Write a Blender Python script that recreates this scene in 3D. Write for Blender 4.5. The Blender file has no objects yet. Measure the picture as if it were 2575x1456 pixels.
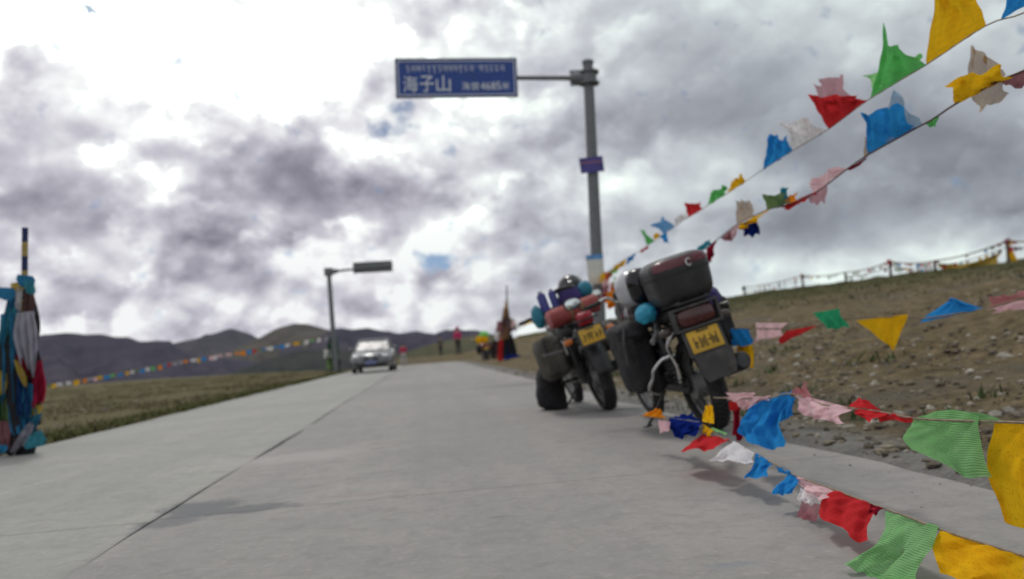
import bpy, bmesh, math, random
import numpy as np
from mathutils import Vector, Matrix, Euler
random.seed(7)
S = bpy.context.scene
COL = S.collection

# ------------------------------------------------------------------ camera
F = 2100.0          # focal length in pixels of a 2575 px wide picture
H = 0.62            # the camera was held low
YAW, PITCH, ROLL = math.radians(6.26), math.radians(3.92), math.radians(4.29)
CAM = Vector((0, 0, H))
FWD = Vector((math.sin(YAW)*math.cos(PITCH), math.cos(YAW)*math.cos(PITCH), math.sin(PITCH)))
R0 = FWD.cross(Vector((0, 0, 1))).normalized(); U0 = R0.cross(FWD)
RGT = R0*math.cos(ROLL) - U0*math.sin(ROLL)
UPV = U0*math.cos(ROLL) + R0*math.sin(ROLL)
cd = bpy.data.cameras.new('camera'); cam = bpy.data.objects.new('camera', cd); COL.objects.link(cam)
cam.matrix_world = Matrix(((RGT.x, UPV.x, -FWD.x, 0), (RGT.y, UPV.y, -FWD.y, 0), (RGT.z, UPV.z, -FWD.z, H), (0, 0, 0, 1)))
cd.sensor_width = 36; cd.lens = 36*F/2575
cd.clip_start = 0.05; cd.clip_end = 30000
cd.dof.use_dof = True; cd.dof.focus_distance = 1.95; cd.dof.aperture_fstop = 2.7
S.camera = cam

def ray(x, y): return FWD + RGT*((x-1287.5)/F) - UPV*((y-728)/F)
def P(x, y, d): return CAM + ray(x, y)*d           # a point d metres deep, seen at (x, y)
def PY(x, y, Y):                                   # a point on the vertical plane y = Y
    r = ray(x, y); return CAM + r*(Y/r.y)
def G(x, y, z=0.0):
    r = ray(x, y); return CAM + r*((z-H)/r.z)

# ------------------------------------------------------------------ light
SUN_EL, SUN_AZ = math.radians(60), math.radians(-16)     # azimuth from +Y, positive to the right
w = bpy.data.worlds.new("World"); S.world = w; w.use_nodes = True
NT = w.node_tree; NT.nodes.clear()
def N(nt, t, **k):
    n = nt.nodes.new(t)
    for a, v in k.items(): setattr(n, a, v)
    return n
def lk(nt, a, b): nt.links.new(a, b)
class NM:                                          # small helper for math chains
    def __init__(s, nt): s.nt = nt
    def sock(s, n, i, v):
        if isinstance(v, (int, float)): n.inputs[i].default_value = v
        elif isinstance(v, (tuple, list)): n.inputs[i].default_value = v
        else: s.nt.links.new(v, n.inputs[i])
    def m(s, op, a, b=0.0, c=0.0, clamp=False):
        n = s.nt.nodes.new('ShaderNodeMath'); n.operation = op; n.use_clamp = clamp
        s.sock(n, 0, a); s.sock(n, 1, b); s.sock(n, 2, c); return n.outputs[0]
    def v(s, op, a, b=(0, 0, 0)):
        n = s.nt.nodes.new('ShaderNodeVectorMath'); n.operation = op
        s.sock(n, 0, a)
        if op == 'SCALE': s.sock(n, 3, b)
        else: s.sock(n, 1, b)
        return n.outputs[1] if op in ('DOT_PRODUCT', 'LENGTH') else n.outputs[0]
    def xyz(s, x, y, z):
        n = s.nt.nodes.new('ShaderNodeCombineXYZ'); s.sock(n, 0, x); s.sock(n, 1, y); s.sock(n, 2, z); return n.outputs[0]
    def noise(s, vec, scale, detail=4, rough=.5, dist=0.0, col=False):
        n = s.nt.nodes.new('ShaderNodeTexNoise'); n.inputs['Scale'].default_value = scale; n.inputs['Detail'].default_value = detail
        n.inputs['Roughness'].default_value = rough; n.inputs['Distortion'].default_value = dist
        s.nt.links.new(vec, n.inputs['Vector']); return n.outputs[1 if col else 0]
    def ramp(s, fac, stops, interp='LINEAR'):
        n = s.nt.nodes.new('ShaderNodeValToRGB'); n.color_ramp.interpolation = interp
        el = n.color_ramp.elements
        while len(el) < len(stops): el.new(.5)
        for e, (p, c) in zip(el, stops): e.position = p; e.color = (c[0], c[1], c[2], 1) if not isinstance(c, (int, float)) else (c, c, c, 1)
        s.sock(n, 0, fac); return n.outputs[0]
    def mix(s, fac, a, b, blend='MIX'):
        n = s.nt.nodes.new('ShaderNodeMix'); n.data_type = 'RGBA'; n.blend_type = blend
        s.sock(n, 0, fac)
        for i, v in ((6, a), (7, b)):
            if isinstance(v, (tuple, list)): n.inputs[i].default_value = (v[0], v[1], v[2], 1)
            else: s.nt.links.new(v, n.inputs[i])
        return n.outputs[2]
def azel(x, y):
    r = ray(x, y).normalized(); return math.atan2(r.x, r.y), math.asin(r.z)

q = NM(NT)
tc = N(NT, 'ShaderNodeTexCoord'); D = tc.outputs['Generated']
sp = N(NT, 'ShaderNodeSeparateXYZ'); lk(NT, D, sp.inputs[0])
az = q.m('ARCTAN2', sp.outputs[0], sp.outputs[1]); el = q.m('ARCSINE', sp.outputs[2])
elp = q.m('MAXIMUM', sp.outputs[2], 0.0)
inv = q.m('DIVIDE', 1.0, q.m('ADD', elp, 0.30))
flat = q.xyz(q.m('MULTIPLY', sp.outputs[0], inv), q.m('MULTIPLY', sp.outputs[1], inv), q.m('MULTIPLY', elp, 3.0))
iso = q.xyz(sp.outputs[0], sp.outputs[1], q.m('MULTIPLY', sp.outputs[2], 1.35))
wn = q.v('SUBTRACT', q.noise(iso, 7.0, 6, .58, col=True), (.5, .5, .5))
ae = q.xyz(az, el, 0.0)
aew = q.v('ADD', ae, q.v('MULTIPLY', wn, (.16, .07, 0)))
def blobs(lst, vec):
    acc = None
    for (x, y, rx, ry, a) in lst:
        A, E = azel(x, y)
        d_ = q.v('MULTIPLY', q.v('SUBTRACT', vec, (A, E, 0)), (F/rx, F/ry, 0))
        g = q.m('MULTIPLY', q.m('POWER', 2.718, q.m('MULTIPLY', q.v('DOT_PRODUCT', d_, d_), -1.0)), a)
        acc = g if acc is None else q.m('ADD', acc, g)
    return acc
# cloud cover: brightness rows by elevation, each a ramp over azimuth, frayed with noise
GX = [0, 150, 300, 450, 600, 750, 900, 1050, 1200, 1350, 1500, 1700, 1900, 2100, 2300, 2575]
GY = [0, 80, 160, 240, 320, 385, 430, 470, 520, 580, 640, 700, 760, 820]
GV = [[250, 255, 255, 255, 255, 255, 255, 225, 215, 205, 205, 205, 215, 212, 208, 205],
      [240, 255, 255, 255, 255, 255, 255, 230, 220, 208, 195, 188, 205, 205, 200, 200],
      [235, 250, 255, 255, 255, 255, 255, 225, 215, 208, 188, 178, 180, 190, 190, 190],
      [200, 215, 253, 255, 255, 250, 222, 215, 210, 200, 182, 175, 172, 172, 175, 175],
      [180, 222, 240, 245, 230, 222, 228, 240, 228, 195, 180, 170, 166, 164, 158, 160],
      [212, 255, 238, 205, 203, 196, 235, 255, 225, 195, 188, 188, 176, 168, 152, 158],
      [180, 172, 252, 190, 178, 160, 195, 212, 212, 203, 212, 208, 183, 163, 146, 154],
      [200, 174, 225, 228, 182, 148, 162, 195, 240, 198, 220, 220, 184, 162, 156, 170],
      [228, 182, 188, 218, 190, 175, 178, 188, 196, 194, 205, 208, 178, 156, 164, 146],
      [215, 212, 194, 148, 166, 160, 190, 216, 178, 178, 184, 190, 172, 150, 205, 165],
      [215, 234, 228, 168, 170, 218, 228, 205, 218, 182, 198, 206, 200, 180, 222, 218],
      [215, 215, 190, 214, 202, 228, 216, 196, 210, 186, 205, 214, 222, 234, 222, 215],
      [215, 204, 198, 208, 206, 192, 186, 192, 202, 200, 212, 218, 224, 226, 222, 215],
      [215, 216, 184, 196, 200, 226, 208, 214, 208, 222, 220, 220, 222, 222, 222, 215]]
GV = np.array(GV, float)/255
def photo_v(a, e):
    d_ = Vector((math.sin(a)*math.cos(e), math.cos(a)*math.cos(e), math.sin(e))); dp = d_.dot(FWD)
    if dp < .3: return .80
    x = 1287.5+F*d_.dot(RGT)/dp; y = 728-F*d_.dot(UPV)/dp
    over = max(0, -x, x-2575, (-y)*1.2)/900
    row = [np.interp(x, GX, g) for g in GV]; v = float(np.interp(y, GY, row)); f = min(1, over)
    return v*(1-f)+.80*f
A0, A1, NA_ = -.95, 1.15, 32
ELS = [-.02, .0, .02, .04, .06, .08, .10, .12, .145, .17, .20, .235, .27, .31, .36, .42, .5, .65]
qw = q.v('SCALE', wn, 1.0)
aew = q.v('ADD', ae, q.v('MULTIPLY', wn, (.10, .075, 0)))
sw_ = N(NT, 'ShaderNodeSeparateXYZ'); lk(NT, aew, sw_.inputs[0]); azw, elw = sw_.outputs[0], sw_.outputs[1]
afac = q.m('DIVIDE', q.m('SUBTRACT', azw, A0), A1-A0, clamp=True)
cov = None
for jn, e_ in enumerate(ELS):
    row = q.ramp(afac, [(i_/(NA_-1), photo_v(A0+(A1-A0)*i_/(NA_-1), e_)) for i_ in range(NA_)], 'CARDINAL')
    if cov is None: cov = row
    else:
        t_ = q.m('SMOOTHSTEP', 0, 0) if False else q.m('DIVIDE', q.m('SUBTRACT', elw, ELS[jn-1]), e_-ELS[jn-1], clamp=True)
        cov = q.mix(t_, cov, row)
n1 = q.noise(iso, 5.0, 6, .55, .25); n2 = q.noise(iso, 12.0, 5, .55, .3); n3 = q.noise(iso, 30.0, 4, .5)
iso_up = q.v('ADD', iso, (-.006, 0, .030))
e2 = q.noise(iso_up, 12.0, 5, .55, .3)
emb = q.m('MULTIPLY', q.m('SUBTRACT', n2, e2), .40)
nn = q.m('ADD', emb, q.m('ADD', q.m('MULTIPLY', q.m('SUBTRACT', n1, .5), .26), q.m('ADD', q.m('MULTIPLY', q.m('SUBTRACT', n2, .5), .22), q.m('MULTIPLY', q.m('SUBTRACT', n3, .5), .07))))
vp = N(NT, 'ShaderNodeTexVoronoi'); vp.feature = 'SMOOTH_F1'; vp.inputs['Scale'].default_value = 15.0; vp.inputs['Smoothness'].default_value = .35
lk(NT, q.v('ADD', iso, q.v('SCALE', wn, .07)), vp.inputs['Vector'])
vp2 = N(NT, 'ShaderNodeTexVoronoi'); vp2.feature = 'SMOOTH_F1'; vp2.inputs['Scale'].default_value = 34.0; vp2.inputs['Smoothness'].default_value = .35
lk(NT, q.v('ADD', iso, q.v('SCALE', wn, .05)), vp2.inputs['Vector'])
puff = q.m('ADD', q.m('MULTIPLY', q.m('SUBTRACT', .48, vp.outputs['Distance']), .26), q.m('MULTIPLY', q.m('SUBTRACT', .45, vp2.outputs['Distance']), .13))
low = q.m('SUBTRACT', 1.0, q.m('MULTIPLY', q.m('SUBTRACT', el, .12), 5.0, clamp=True), clamp=True)
nn = q.m('ADD', nn, q.m('MULTIPLY', puff, q.m('ADD', .45, q.m('MULTIPLY', low, .55))))
calm = q.m('SUBTRACT', 1.0, q.m('MULTIPLY', q.m('MULTIPLY', q.m('SUBTRACT', az, .08), 4.0, clamp=True), .62))
def layer(sc_, off, lo, hi, amp, lift):           # crisp-edged cumulus: bright towards the light, dark underneath
    a_ = q.noise(iso, sc_, 7, .56, .15); u_ = q.noise(q.v('ADD', iso, off), sc_, 7, .56, .15)
    return q.m('MULTIPLY', q.ramp(a_, [(lo, 0.0), (hi, 1.0)]), q.m('ADD', lift, q.m('MULTIPLY', q.m('SUBTRACT', a_, u_), amp)))
nn = q.m('ADD', nn, q.m('ADD', layer(6.5, (-.01, 0, .045), .47, .53, .75, .035), layer(13.0, (-.006, 0, .022), .49, .54, .55, .03)))
cb = N(NT, 'ShaderNodeRGBToBW'); lk(NT, cov, cb.inputs[0])
br = q.m('ADD', q.m('ADD', q.m('MULTIPLY', q.m('SUBTRACT', cb.outputs[0], .80), 1.16), .785), q.m('MULTIPLY', nn, calm))
br = q.m('ADD', br, q.m('MULTIPLY', q.m('MULTIPLY', q.m('SUBTRACT', cb.outputs[0], .90), 8.0, clamp=True), .10))
br = q.m('MINIMUM', br, q.m('ADD', .945, q.m('MULTIPLY', q.m('MAXIMUM', q.m('SUBTRACT', el, .10), 0.0), .6)))
ccol = q.ramp(br, [(.42, (.155, .152, .19)), (.55, (.26, .252, .305)), (.68, (.415, .402, .468)), (.80, (.60, .592, .655)), (.90, (.80, .80, .835)), (.97, (.97, 1.0, .985)), (1.0, (1.35, 1.42, 1.40))], 'LINEAR')
side = q.m('MULTIPLY', q.m('ADD', az, .05), 2.2, clamp=True)
ccol = q.mix(side, ccol, q.mix(1.0, ccol, (.96, 1.065, 1.0), 'MULTIPLY'))
hole = blobs([(1012, 312, 66, 40, .92), (1050, 648, 60, 22, .80), (1110, 656, 60, 24, .80), (1185, 635, 60, 14, .6)], q.v('ADD', ae, q.v('MULTIPLY', wn, (.13, .10, 0))))
hm = q.m('SMOOTH_MIN', q.m('MULTIPLY', q.m('SUBTRACT', q.m('ADD', hole, q.m('MULTIPLY', q.m('SUBTRACT', n3, .5), 3.2)), .44), 1.5, clamp=True), .92, .1)
sky = N(NT, 'ShaderNodeTexSky', sky_type='NISHITA'); sky.sun_disc = False
sky.sun_elevation = SUN_EL; sky.sun_rotation = SUN_AZ; sky.altitude = 4600
bs = N(NT, 'ShaderNodeBackground'); lk(NT, sky.outputs[0], bs.inputs[0]); bs.inputs[1].default_value = .075
bc = N(NT, 'ShaderNodeBackground'); lk(NT, ccol, bc.inputs[0]); bc.inputs[1].default_value = 1.0
mx = N(NT, 'ShaderNodeMixShader'); lk(NT, hm, mx.inputs[0]); lk(NT, bc.outputs[0], mx.inputs[1]); lk(NT, bs.outputs[0], mx.inputs[2])
wo = N(NT, 'ShaderNodeOutputWorld'); lk(NT, mx.outputs[0], wo.inputs[0])

sl = bpy.data.lights.new('sun', 'SUN'); sl.energy = 1.4; sl.angle = math.radians(10); sl.color = (1, .96, .9)
so = bpy.data.objects.new('sun', sl); COL.objects.link(so)
sd = Vector((math.sin(SUN_AZ)*math.cos(SUN_EL), math.cos(SUN_AZ)*math.cos(SUN_EL), math.sin(SUN_EL)))
so.rotation_euler = sd.to_track_quat('Z', 'Y').to_euler()
S.view_settings.view_transform = 'Standard'; S.view_settings.look = 'None'
S.view_settings.exposure = 0; S.view_settings.gamma = 1; S.view_settings.use_curve_mapping = False
S.render.engine = 'CYCLES'; S.cycles.max_bounces = 6; S.cycles.use_denoising = True

# ------------------------------------------------------------------ materials
MATS = {}
def mat(name, col, rough=.6, metal=0.0, var=.18, scale=9.0, bump=0.0, bscale=60.0, dirt=None, spec=.5, coat=0.0):
    if name in MATS: return MATS[name]
    m = bpy.data.materials.new(name); m.use_nodes = True; nt = m.node_tree; b = nt.nodes['Principled BSDF']; k = NM(nt)
    t = N(nt, 'ShaderNodeTexCoord').outputs['Object']
    n = k.noise(t, scale, 5, .6)
    lo = [c*(1-var) for c in col]; hi = [min(1, c*(1+var)) for c in col]
    c = k.ramp(n, [(.28, lo), (.72, hi)])
    if dirt:
        dn = k.noise(t, scale*.6, 6, .65, .5)
        c = k.mix(k.ramp(dn, [(.5, 0.0), (.7, .75)]), c, dirt)
    lk(nt, c, b.inputs['Base Color'])
    b.inputs['Metallic'].default_value = metal; b.inputs['Specular IOR Level'].default_value = spec
    b.inputs['Coat Weight'].default_value = coat
    lk(nt, k.ramp(k.noise(t, scale*2.3, 4), [(.3, max(.03, rough-.1)), (.7, min(1, rough+.12))]), b.inputs['Roughness'])
    if bump:
        bn = N(nt, 'ShaderNodeBump'); bn.inputs['Strength'].default_value = bump; bn.inputs['Distance'].default_value = .01
        lk(nt, k.noise(t, bscale, 4, .6), bn.inputs['Height']); lk(nt, bn.outputs[0], b.inputs['Normal'])
    MATS[name] = m; return m
def clothmat(name, col, trans=.36, net=False, pr=.25):
    if name in MATS: return MATS[name]
    m = bpy.data.materials.new(name); m.use_nodes = True; nt = m.node_tree; nt.nodes.clear(); k = NM(nt)
    tcn = N(nt, 'ShaderNodeTexCoord'); uv = tcn.outputs['UV']; ob = tcn.outputs['Object']
    n = k.noise(ob, 14.0, 5, .6)
    col = [min(.96, x*1.28) for x in col]
    c = k.ramp(n, [(.25, [x*.82 for x in col]), (.75, [min(1, x*1.1) for x in col])])
    # faint rows of block print
    mp = N(nt, 'ShaderNodeMapping'); mp.inputs['Scale'].default_value = (16, 9, 1); lk(nt, uv, mp.inputs[0])
    pn = k.noise(mp.outputs[0], 2.2, 2, .5)
    wv = N(nt, 'ShaderNodeTexWave'); wv.wave_type = 'BANDS'; wv.bands_direction = 'Y'; wv.inputs['Scale'].default_value = 2.6; wv.inputs['Distortion'].default_value = .4
    lk(nt, uv, wv.inputs[0])
    pm = k.m('MULTIPLY', k.ramp(pn, [(.52, 0.0), (.6, 1.0)]), k.m('MULTIPLY', k.ramp(wv.outputs[1], [(.45, 0.0), (.6, 1.0)]), pr))
    if not net: c = k.mix(pm, c, [x*.35 for x in col])
    bn = N(nt, 'ShaderNodeBump')
    if net:
        w2 = N(nt, 'ShaderNodeTexWave'); w2.wave_type = 'BANDS'; w2.bands_direction = 'Y'; w2.inputs['Scale'].default_value = 8.5; w2.inputs['Distortion'].default_value = 1.2
        w2.inputs['Detail'].default_value = 1; lk(nt, uv, w2.inputs[0])
        c = k.mix(k.m('MULTIPLY', w2.outputs[1], .28), c, [min(1, x*1.9+.05) for x in col])
        lk(nt, w2.outputs[1], bn.inputs['Height']); bn.inputs['Strength'].default_value = .8; bn.inputs['Distance'].default_value = .004
    else:
        lk(nt, k.noise(ob, 30, 4), bn.inputs['Height']); bn.inputs['Strength'].default_value = .45; bn.inputs['Distance'].default_value = .01
    df = N(nt, 'ShaderNodeBsdfDiffuse'); df.inputs['Roughness'].default_value = .8; lk(nt, c, df.inputs[0]); lk(nt, bn.outputs[0], df.inputs['Normal'])
    tr = N(nt, 'ShaderNodeBsdfTranslucent'); lk(nt, c, tr.inputs[0]); lk(nt, bn.outputs[0], tr.inputs['Normal'])
    ms = N(nt, 'ShaderNodeMixShader'); ms.inputs[0].default_value = trans; lk(nt, df.outputs[0], ms.inputs[1]); lk(nt, tr.outputs[0], ms.inputs[2])
    last = ms.outputs[0]
    if net or trans > .5:
        tp = N(nt, 'ShaderNodeBsdfTransparent'); m2 = N(nt, 'ShaderNodeMixShader')
        m2.inputs[0].default_value = .12 if net else .24
        lk(nt, last, m2.inputs[1]); lk(nt, tp.outputs[0], m2.inputs[2]); last = m2.outputs[0]
    o = N(nt, 'ShaderNodeOutputMaterial'); lk(nt, last, o.inputs[0])
    MATS[name] = m; return m
CL = {
 'blue': clothmat('blue_cloth', (.028, .25, .58)), 'navy': clothmat('navy_cloth', (.008, .022, .17), .25), 'sky': clothmat('light_blue_cloth', (.16, .36, .62)),
 'yellow': clothmat('yellow_cloth', (.76, .44, .014)), 'orange': clothmat('orange_cloth', (.80, .26, .015)), 'green': clothmat('green_cloth', (.12, .47, .13)),
 'lime': clothmat('pale_green_cloth', (.30, .66, .25)), 'olive': clothmat('olive_cloth', (.14, .22, .09)), 'net': clothmat('green_knit_cloth', (.20, .47, .17), .35, True),
 'red': clothmat('red_cloth', (.55, .035, .04)), 'crimson': clothmat('dark_red_cloth', (.24, .012, .03), .3), 'pink': clothmat('pink_cloth', (.78, .50, .52)),
 'white': clothmat('white_cloth', (.72, .70, .70)), 'thinpink': clothmat('thin_pink_cloth', (.50, .17, .20), .55), 'tan': clothmat('thin_tan_cloth', (.42, .28, .13), .55),
 'thinblue': clothmat('thin_blue_cloth', (.25, .42, .60), .55), 'teal': clothmat('teal_cloth', (.03, .25, .32)), 'mauve': clothmat('mauve_cloth', (.34, .16, .18), .3),
 'grey': clothmat('grey_cloth', (.34, .32, .37), .2, pr=.15), 'darkcloth': clothmat('dark_cloth', (.035, .035, .04), .1, pr=.1), 'brown': clothmat('brown_cloth', (.13, .075, .07), .15, pr=.1),
 'jade': clothmat('jade_cloth', (.04, .36, .17)), 'dkgreen': clothmat('dark_green_cloth', (.03, .09, .05), .15),
}
STEEL = mat('galvanised_steel', (.155, .167, .172), .55, .2, .14, 6, .05)
CHROME = mat('chrome', (.62, .62, .62), .16, 1.0, .08, 20)
DKMETAL = mat('dark_metal', (.05, .05, .052), .45, .5, .3, 18)
BLACK = mat('black_plastic', (.014, .014, .015), .5, 0, .3, 14, .1, 90)
GREYP = mat('grey_plastic', (.055, .052, .051), .6, 0, .25, 10, .1, 70, (.13, .115, .10))
RUBBER = mat('rubber', (.016, .016, .016), .85, 0, .35, 25, .35, 120, (.07, .065, .06))
BAGBLK = mat('black_nylon', (.010, .010, .012), .8, 0, .4, 8, .7, 22, (.03, .028, .026))
BAGOLV = mat('olive_canvas', (.06, .056, .044), .9, 0, .35, 7, .8, 24, (.13, .12, .11))
ROPEM = mat('rope_fibre', (.24, .19, .13), .9, 0, .35, 40, .3, 200)
ROPED = mat('dark_rope_fibre', (.12, .06, .05), .9, 0, .35, 40, .3, 200)

# ------------------------------------------------------------------ mesh helpers
class MB:
    def __init__(s): s.v = []; s.f = []; s.uv = None
    def add(s, vs, fs):
        o = len(s.v); s.v += [tuple(p) for p in vs]; s.f += [tuple(i+o for i in f) for f in fs]; return s
    def box(s, c, sz, rot=None, bev=0.0):
        if bev:
            bm = bmesh.new(); bmesh.ops.create_cube(bm, size=1)
            for v in bm.verts: v.co = Vector((v.co.x*sz[0], v.co.y*sz[1], v.co.z*sz[2]))
            bmesh.ops.bevel(bm, geom=bm.edges[:], offset=bev, segments=2, affect='EDGES', profile=.5)
            vs = [v.co.copy() for v in bm.verts]; fs = [[l.vert.index for l in f.loops] for f in bm.faces]; bm.free()
        else:
            vs = [Vector((x*sz[0]/2, y*sz[1]/2, z*sz[2]/2)) for x in (-1, 1) for y in (-1, 1) for z in (-1, 1)]
            fs = [(0, 1, 3, 2), (4, 6, 7, 5), (0, 4, 5, 1), (2, 3, 7, 6), (0, 2, 6, 4), (1, 5, 7, 3)]
        if rot: R = Euler(rot).to_matrix(); vs = [R @ v for v in vs]
        return s.add([v+Vector(c) for v in vs], fs)
    def tube(s, pts, r, n=8, cap=True, smooth=0):
        pts = [Vector(p) for p in pts]
        if smooth:
            out = []
            for i in range(len(pts)-1):
                p0, p1, p2, p3 = pts[max(0, i-1)], pts[i], pts[i+1], pts[min(len(pts)-1, i+2)]
                for k in range(smooth):
                    t = k/smooth
                    out.append(.5*((2*p1)+(p2-p0)*t+(2*p0-5*p1+4*p2-p3)*t*t+(3*p1-p0-3*p2+p3)*t**3))
            out.append(pts[-1])
            if not isinstance(r, (int, float)): r = [np.interp(i/smooth, range(len(r)), r) for i in range(len(out))]
            pts = out
        rs = [r]*len(pts) if isinstance(r, (int, float)) else list(r)
        vs = []; fs = []; a = None
        for i, p in enumerate(pts):
            t = (pts[min(i+1, len(pts)-1)]-pts[max(i-1, 0)]).normalized()
            if a is None: a = t.orthogonal().normalized()
            a = (a - t*a.dot(t)).normalized(); b = t.cross(a)
            for k in range(n):
                an = 2*math.pi*k/n; vs.append(p+(a*math.cos(an)+b*math.sin(an))*rs[i])
        for i in range(len(pts)-1):
            for k in range(n): fs.append((i*n+k, i*n+(k+1) % n, (i+1)*n+(k+1) % n, (i+1)*n+k))
        if cap: fs.append(tuple(range(n))[::-1]); fs.append(tuple((len(pts)-1)*n+k for k in range(n)))
        return s.add(vs, fs)
    def lathe(s, prof, c, axis='X', n=32, close=False, a0=0, a1=2*math.pi):
        full = abs(a1-a0-2*math.pi) < 1e-6; vs = []; fs = []; m = len(prof); K = n if full else n+1
        for k in range(K):
            an = a0+(a1-a0)*k/n; ca, sa = math.cos(an), math.sin(an)
            for (r, h) in prof:
                vs.append({'X': (h, r*ca, r*sa), 'Y': (r*ca, h, r*sa), 'Z': (r*ca, r*sa, h)}[axis])
        J = m if close else m-1
        for k in range(n):
            k2 = (k+1) % K
            for j in range(J): fs.append((k*m+j, k*m+(j+1) % m, k2*m+(j+1) % m, k2*m+j))
        return s.add([Vector(v)+Vector(c) for v in vs], fs)
    def sq(s, c, sz, e=.5, nu=20, nv=12, amp=0.0, seed=0, rot=None, taper=0.0):   # rounded-box / ellipsoid
        rn = random.Random(seed); ph = [rn.uniform(0, 6.28) for _ in range(9)]
        sg = lambda a, p: math.copysign(abs(a)**p, a)
        vs = []; fs = []; R = Euler(rot).to_matrix() if rot else None
        for j in range(nv+1):
            t = -math.pi/2+math.pi*j/nv
            for i in range(nu):
                u = 2*math.pi*i/nu
                p = Vector((sg(math.cos(t), e)*sg(math.cos(u), e), sg(math.cos(t), e)*sg(math.sin(u), e), sg(math.sin(t), e)))
                k = 1+amp*(math.sin(3.1*p.x+2.3*p.z+ph[0])+math.sin(4.7*p.y-3.9*p.z+ph[1])+.6*math.sin(7.3*p.x+6.1*p.y+ph[2])+.5*math.sin(9.7*p.z-5*p.x+ph[3]))
                tp = 1-taper*p.z
                v = Vector((p.x*sz[0]*k*tp/2, p.y*sz[1]*k*tp/2, p.z*sz[2]*k/2))
                if R: v = R @ v
                vs.append(v+Vector(c))
        for j in range(nv):
            for i in range(nu): fs.append((j*nu+i, j*nu+(i+1) % nu, (j+1)*nu+(i+1) % nu, (j+1)*nu+i))
        return s.add(vs, fs)
    def sqpatch(s, c, sz, e, taper, grow, u0, u1, t0, t1, nu, nv):   # a raised strip on a rounded box
        sg = lambda a, p: math.copysign(abs(a)**p, a); vs = []; fs = []
        for g in (grow, 1.0):
            for j in range(nv+1):
                t = t0+(t1-t0)*j/nv
                for i in range(nu+1):
                    u = u0+(u1-u0)*i/nu
                    p = Vector((sg(math.cos(t), e)*sg(math.cos(u), e), sg(math.cos(t), e)*sg(math.sin(u), e), sg(math.sin(t), e)))
                    tp = 1-taper*p.z; vs.append(Vector((p.x*sz[0]*g*tp/2, p.y*sz[1]*g*tp/2, p.z*sz[2]/2))+Vector(c))
        m_ = (nu+1)*(nv+1)
        for j in range(nv):
            for i in range(nu):
                a = j*(nu+1)+i; fs.append((a, a+1, a+nu+2, a+nu+1)); fs.append((m_+a, m_+a+nu+1, m_+a+nu+2, m_+a+1))
        for i in range(nu):
            fs.append((i, m_+i, m_+i+1, i+1)); a = nv*(nu+1)+i; fs.append((a, a+1, m_+a+1, m_+a))
        return s.add(vs, fs)
    def prism(s, poly, c, depth, ax=('X', 'Z')):      # polygon in the XZ plane, thickness along Y
        n = len(poly); vs = [(x, -depth/2, z) for x, z in poly]+[(x, depth/2, z) for x, z in poly]
        fs = [tuple(range(n)), tuple(range(n, 2*n))[::-1]]+[(i, i+n, (i+1) % n+n, (i+1) % n) for i in range(n)]
        return s.add([Vector(v)+Vector(c) for v in vs], fs)
def obj(name, mb, m, parent=None, smooth=True, label=None, cat=None, group=None, kind=None, loc=None, M=None, ang=40):
    me = bpy.data.meshes.new(name)
    vs = mb.v
    if loc is not None: vs = [(a-loc[0], b-loc[1], c-loc[2]) for a, b, c in vs]
    me.from_pydata(vs, [], mb.f)
    bm = bmesh.new(); bm.from_mesh(me); bmesh.ops.remove_doubles(bm, verts=bm.verts, dist=1e-6)
    bmesh.ops.recalc_face_normals(bm, faces=bm.faces)
    if smooth:
        for f in bm.faces: f.smooth = True
        for e in bm.edges:
            if len(e.link_faces) == 2 and e.calc_face_angle(0) > math.radians(ang): e.smooth = False
    bm.to_mesh(me); bm.free()
    me.materials.append(m)
    return link(name, me, parent, label, cat, group, kind, loc, M)
def link(name, me, parent=None, label=None, cat=None, group=None, kind=None, loc=None, M=None):
    o = bpy.data.objects.new(name, me); COL.objects.link(o)
    if parent is not None: o.parent = parent
    if M is not None: o.matrix_world = M
    elif loc is not None: o.location = loc
    tag(o, label, cat, group, kind); return o
def tag(o, label=None, cat=None, group=None, kind=None):
    if label: o['label'] = label
    if cat: o['category'] = cat
    if group: o['group'] = group
    if kind: o['kind'] = kind
    return o
def empty(name, loc=(0, 0, 0), M=None, **k):
    return link(name, None, loc=loc, M=M, **k)
def hashn(ix, iy, s):
    a = np.sin(ix*127.1+iy*311.7+s*74.7)*43758.5453; return a-np.floor(a)
def vnoise(x, y, s=0.0):
    x = np.asarray(x, float); y = np.asarray(y, float)
    ix, iy = np.floor(x), np.floor(y); fx, fy = x-ix, y-iy; fx = fx*fx*(3-2*fx); fy = fy*fy*(3-2*fy)
    return (hashn(ix, iy, s)*(1-fx)+hashn(ix+1, iy, s)*fx)*(1-fy)+(hashn(ix, iy+1, s)*(1-fx)+hashn(ix+1, iy+1, s)*fx)*fy
def fbm(x, y, o=4, s=0.0):
    r = 0; a = .5
    for i in range(o): r = r+a*vnoise(x*2**i, y*2**i, s+i*3.7); a *= .5
    return r
def sstep(a, b, x): t = np.clip((x-a)/(b-a), 0, 1); return t*t*(3-2*t)

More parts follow.
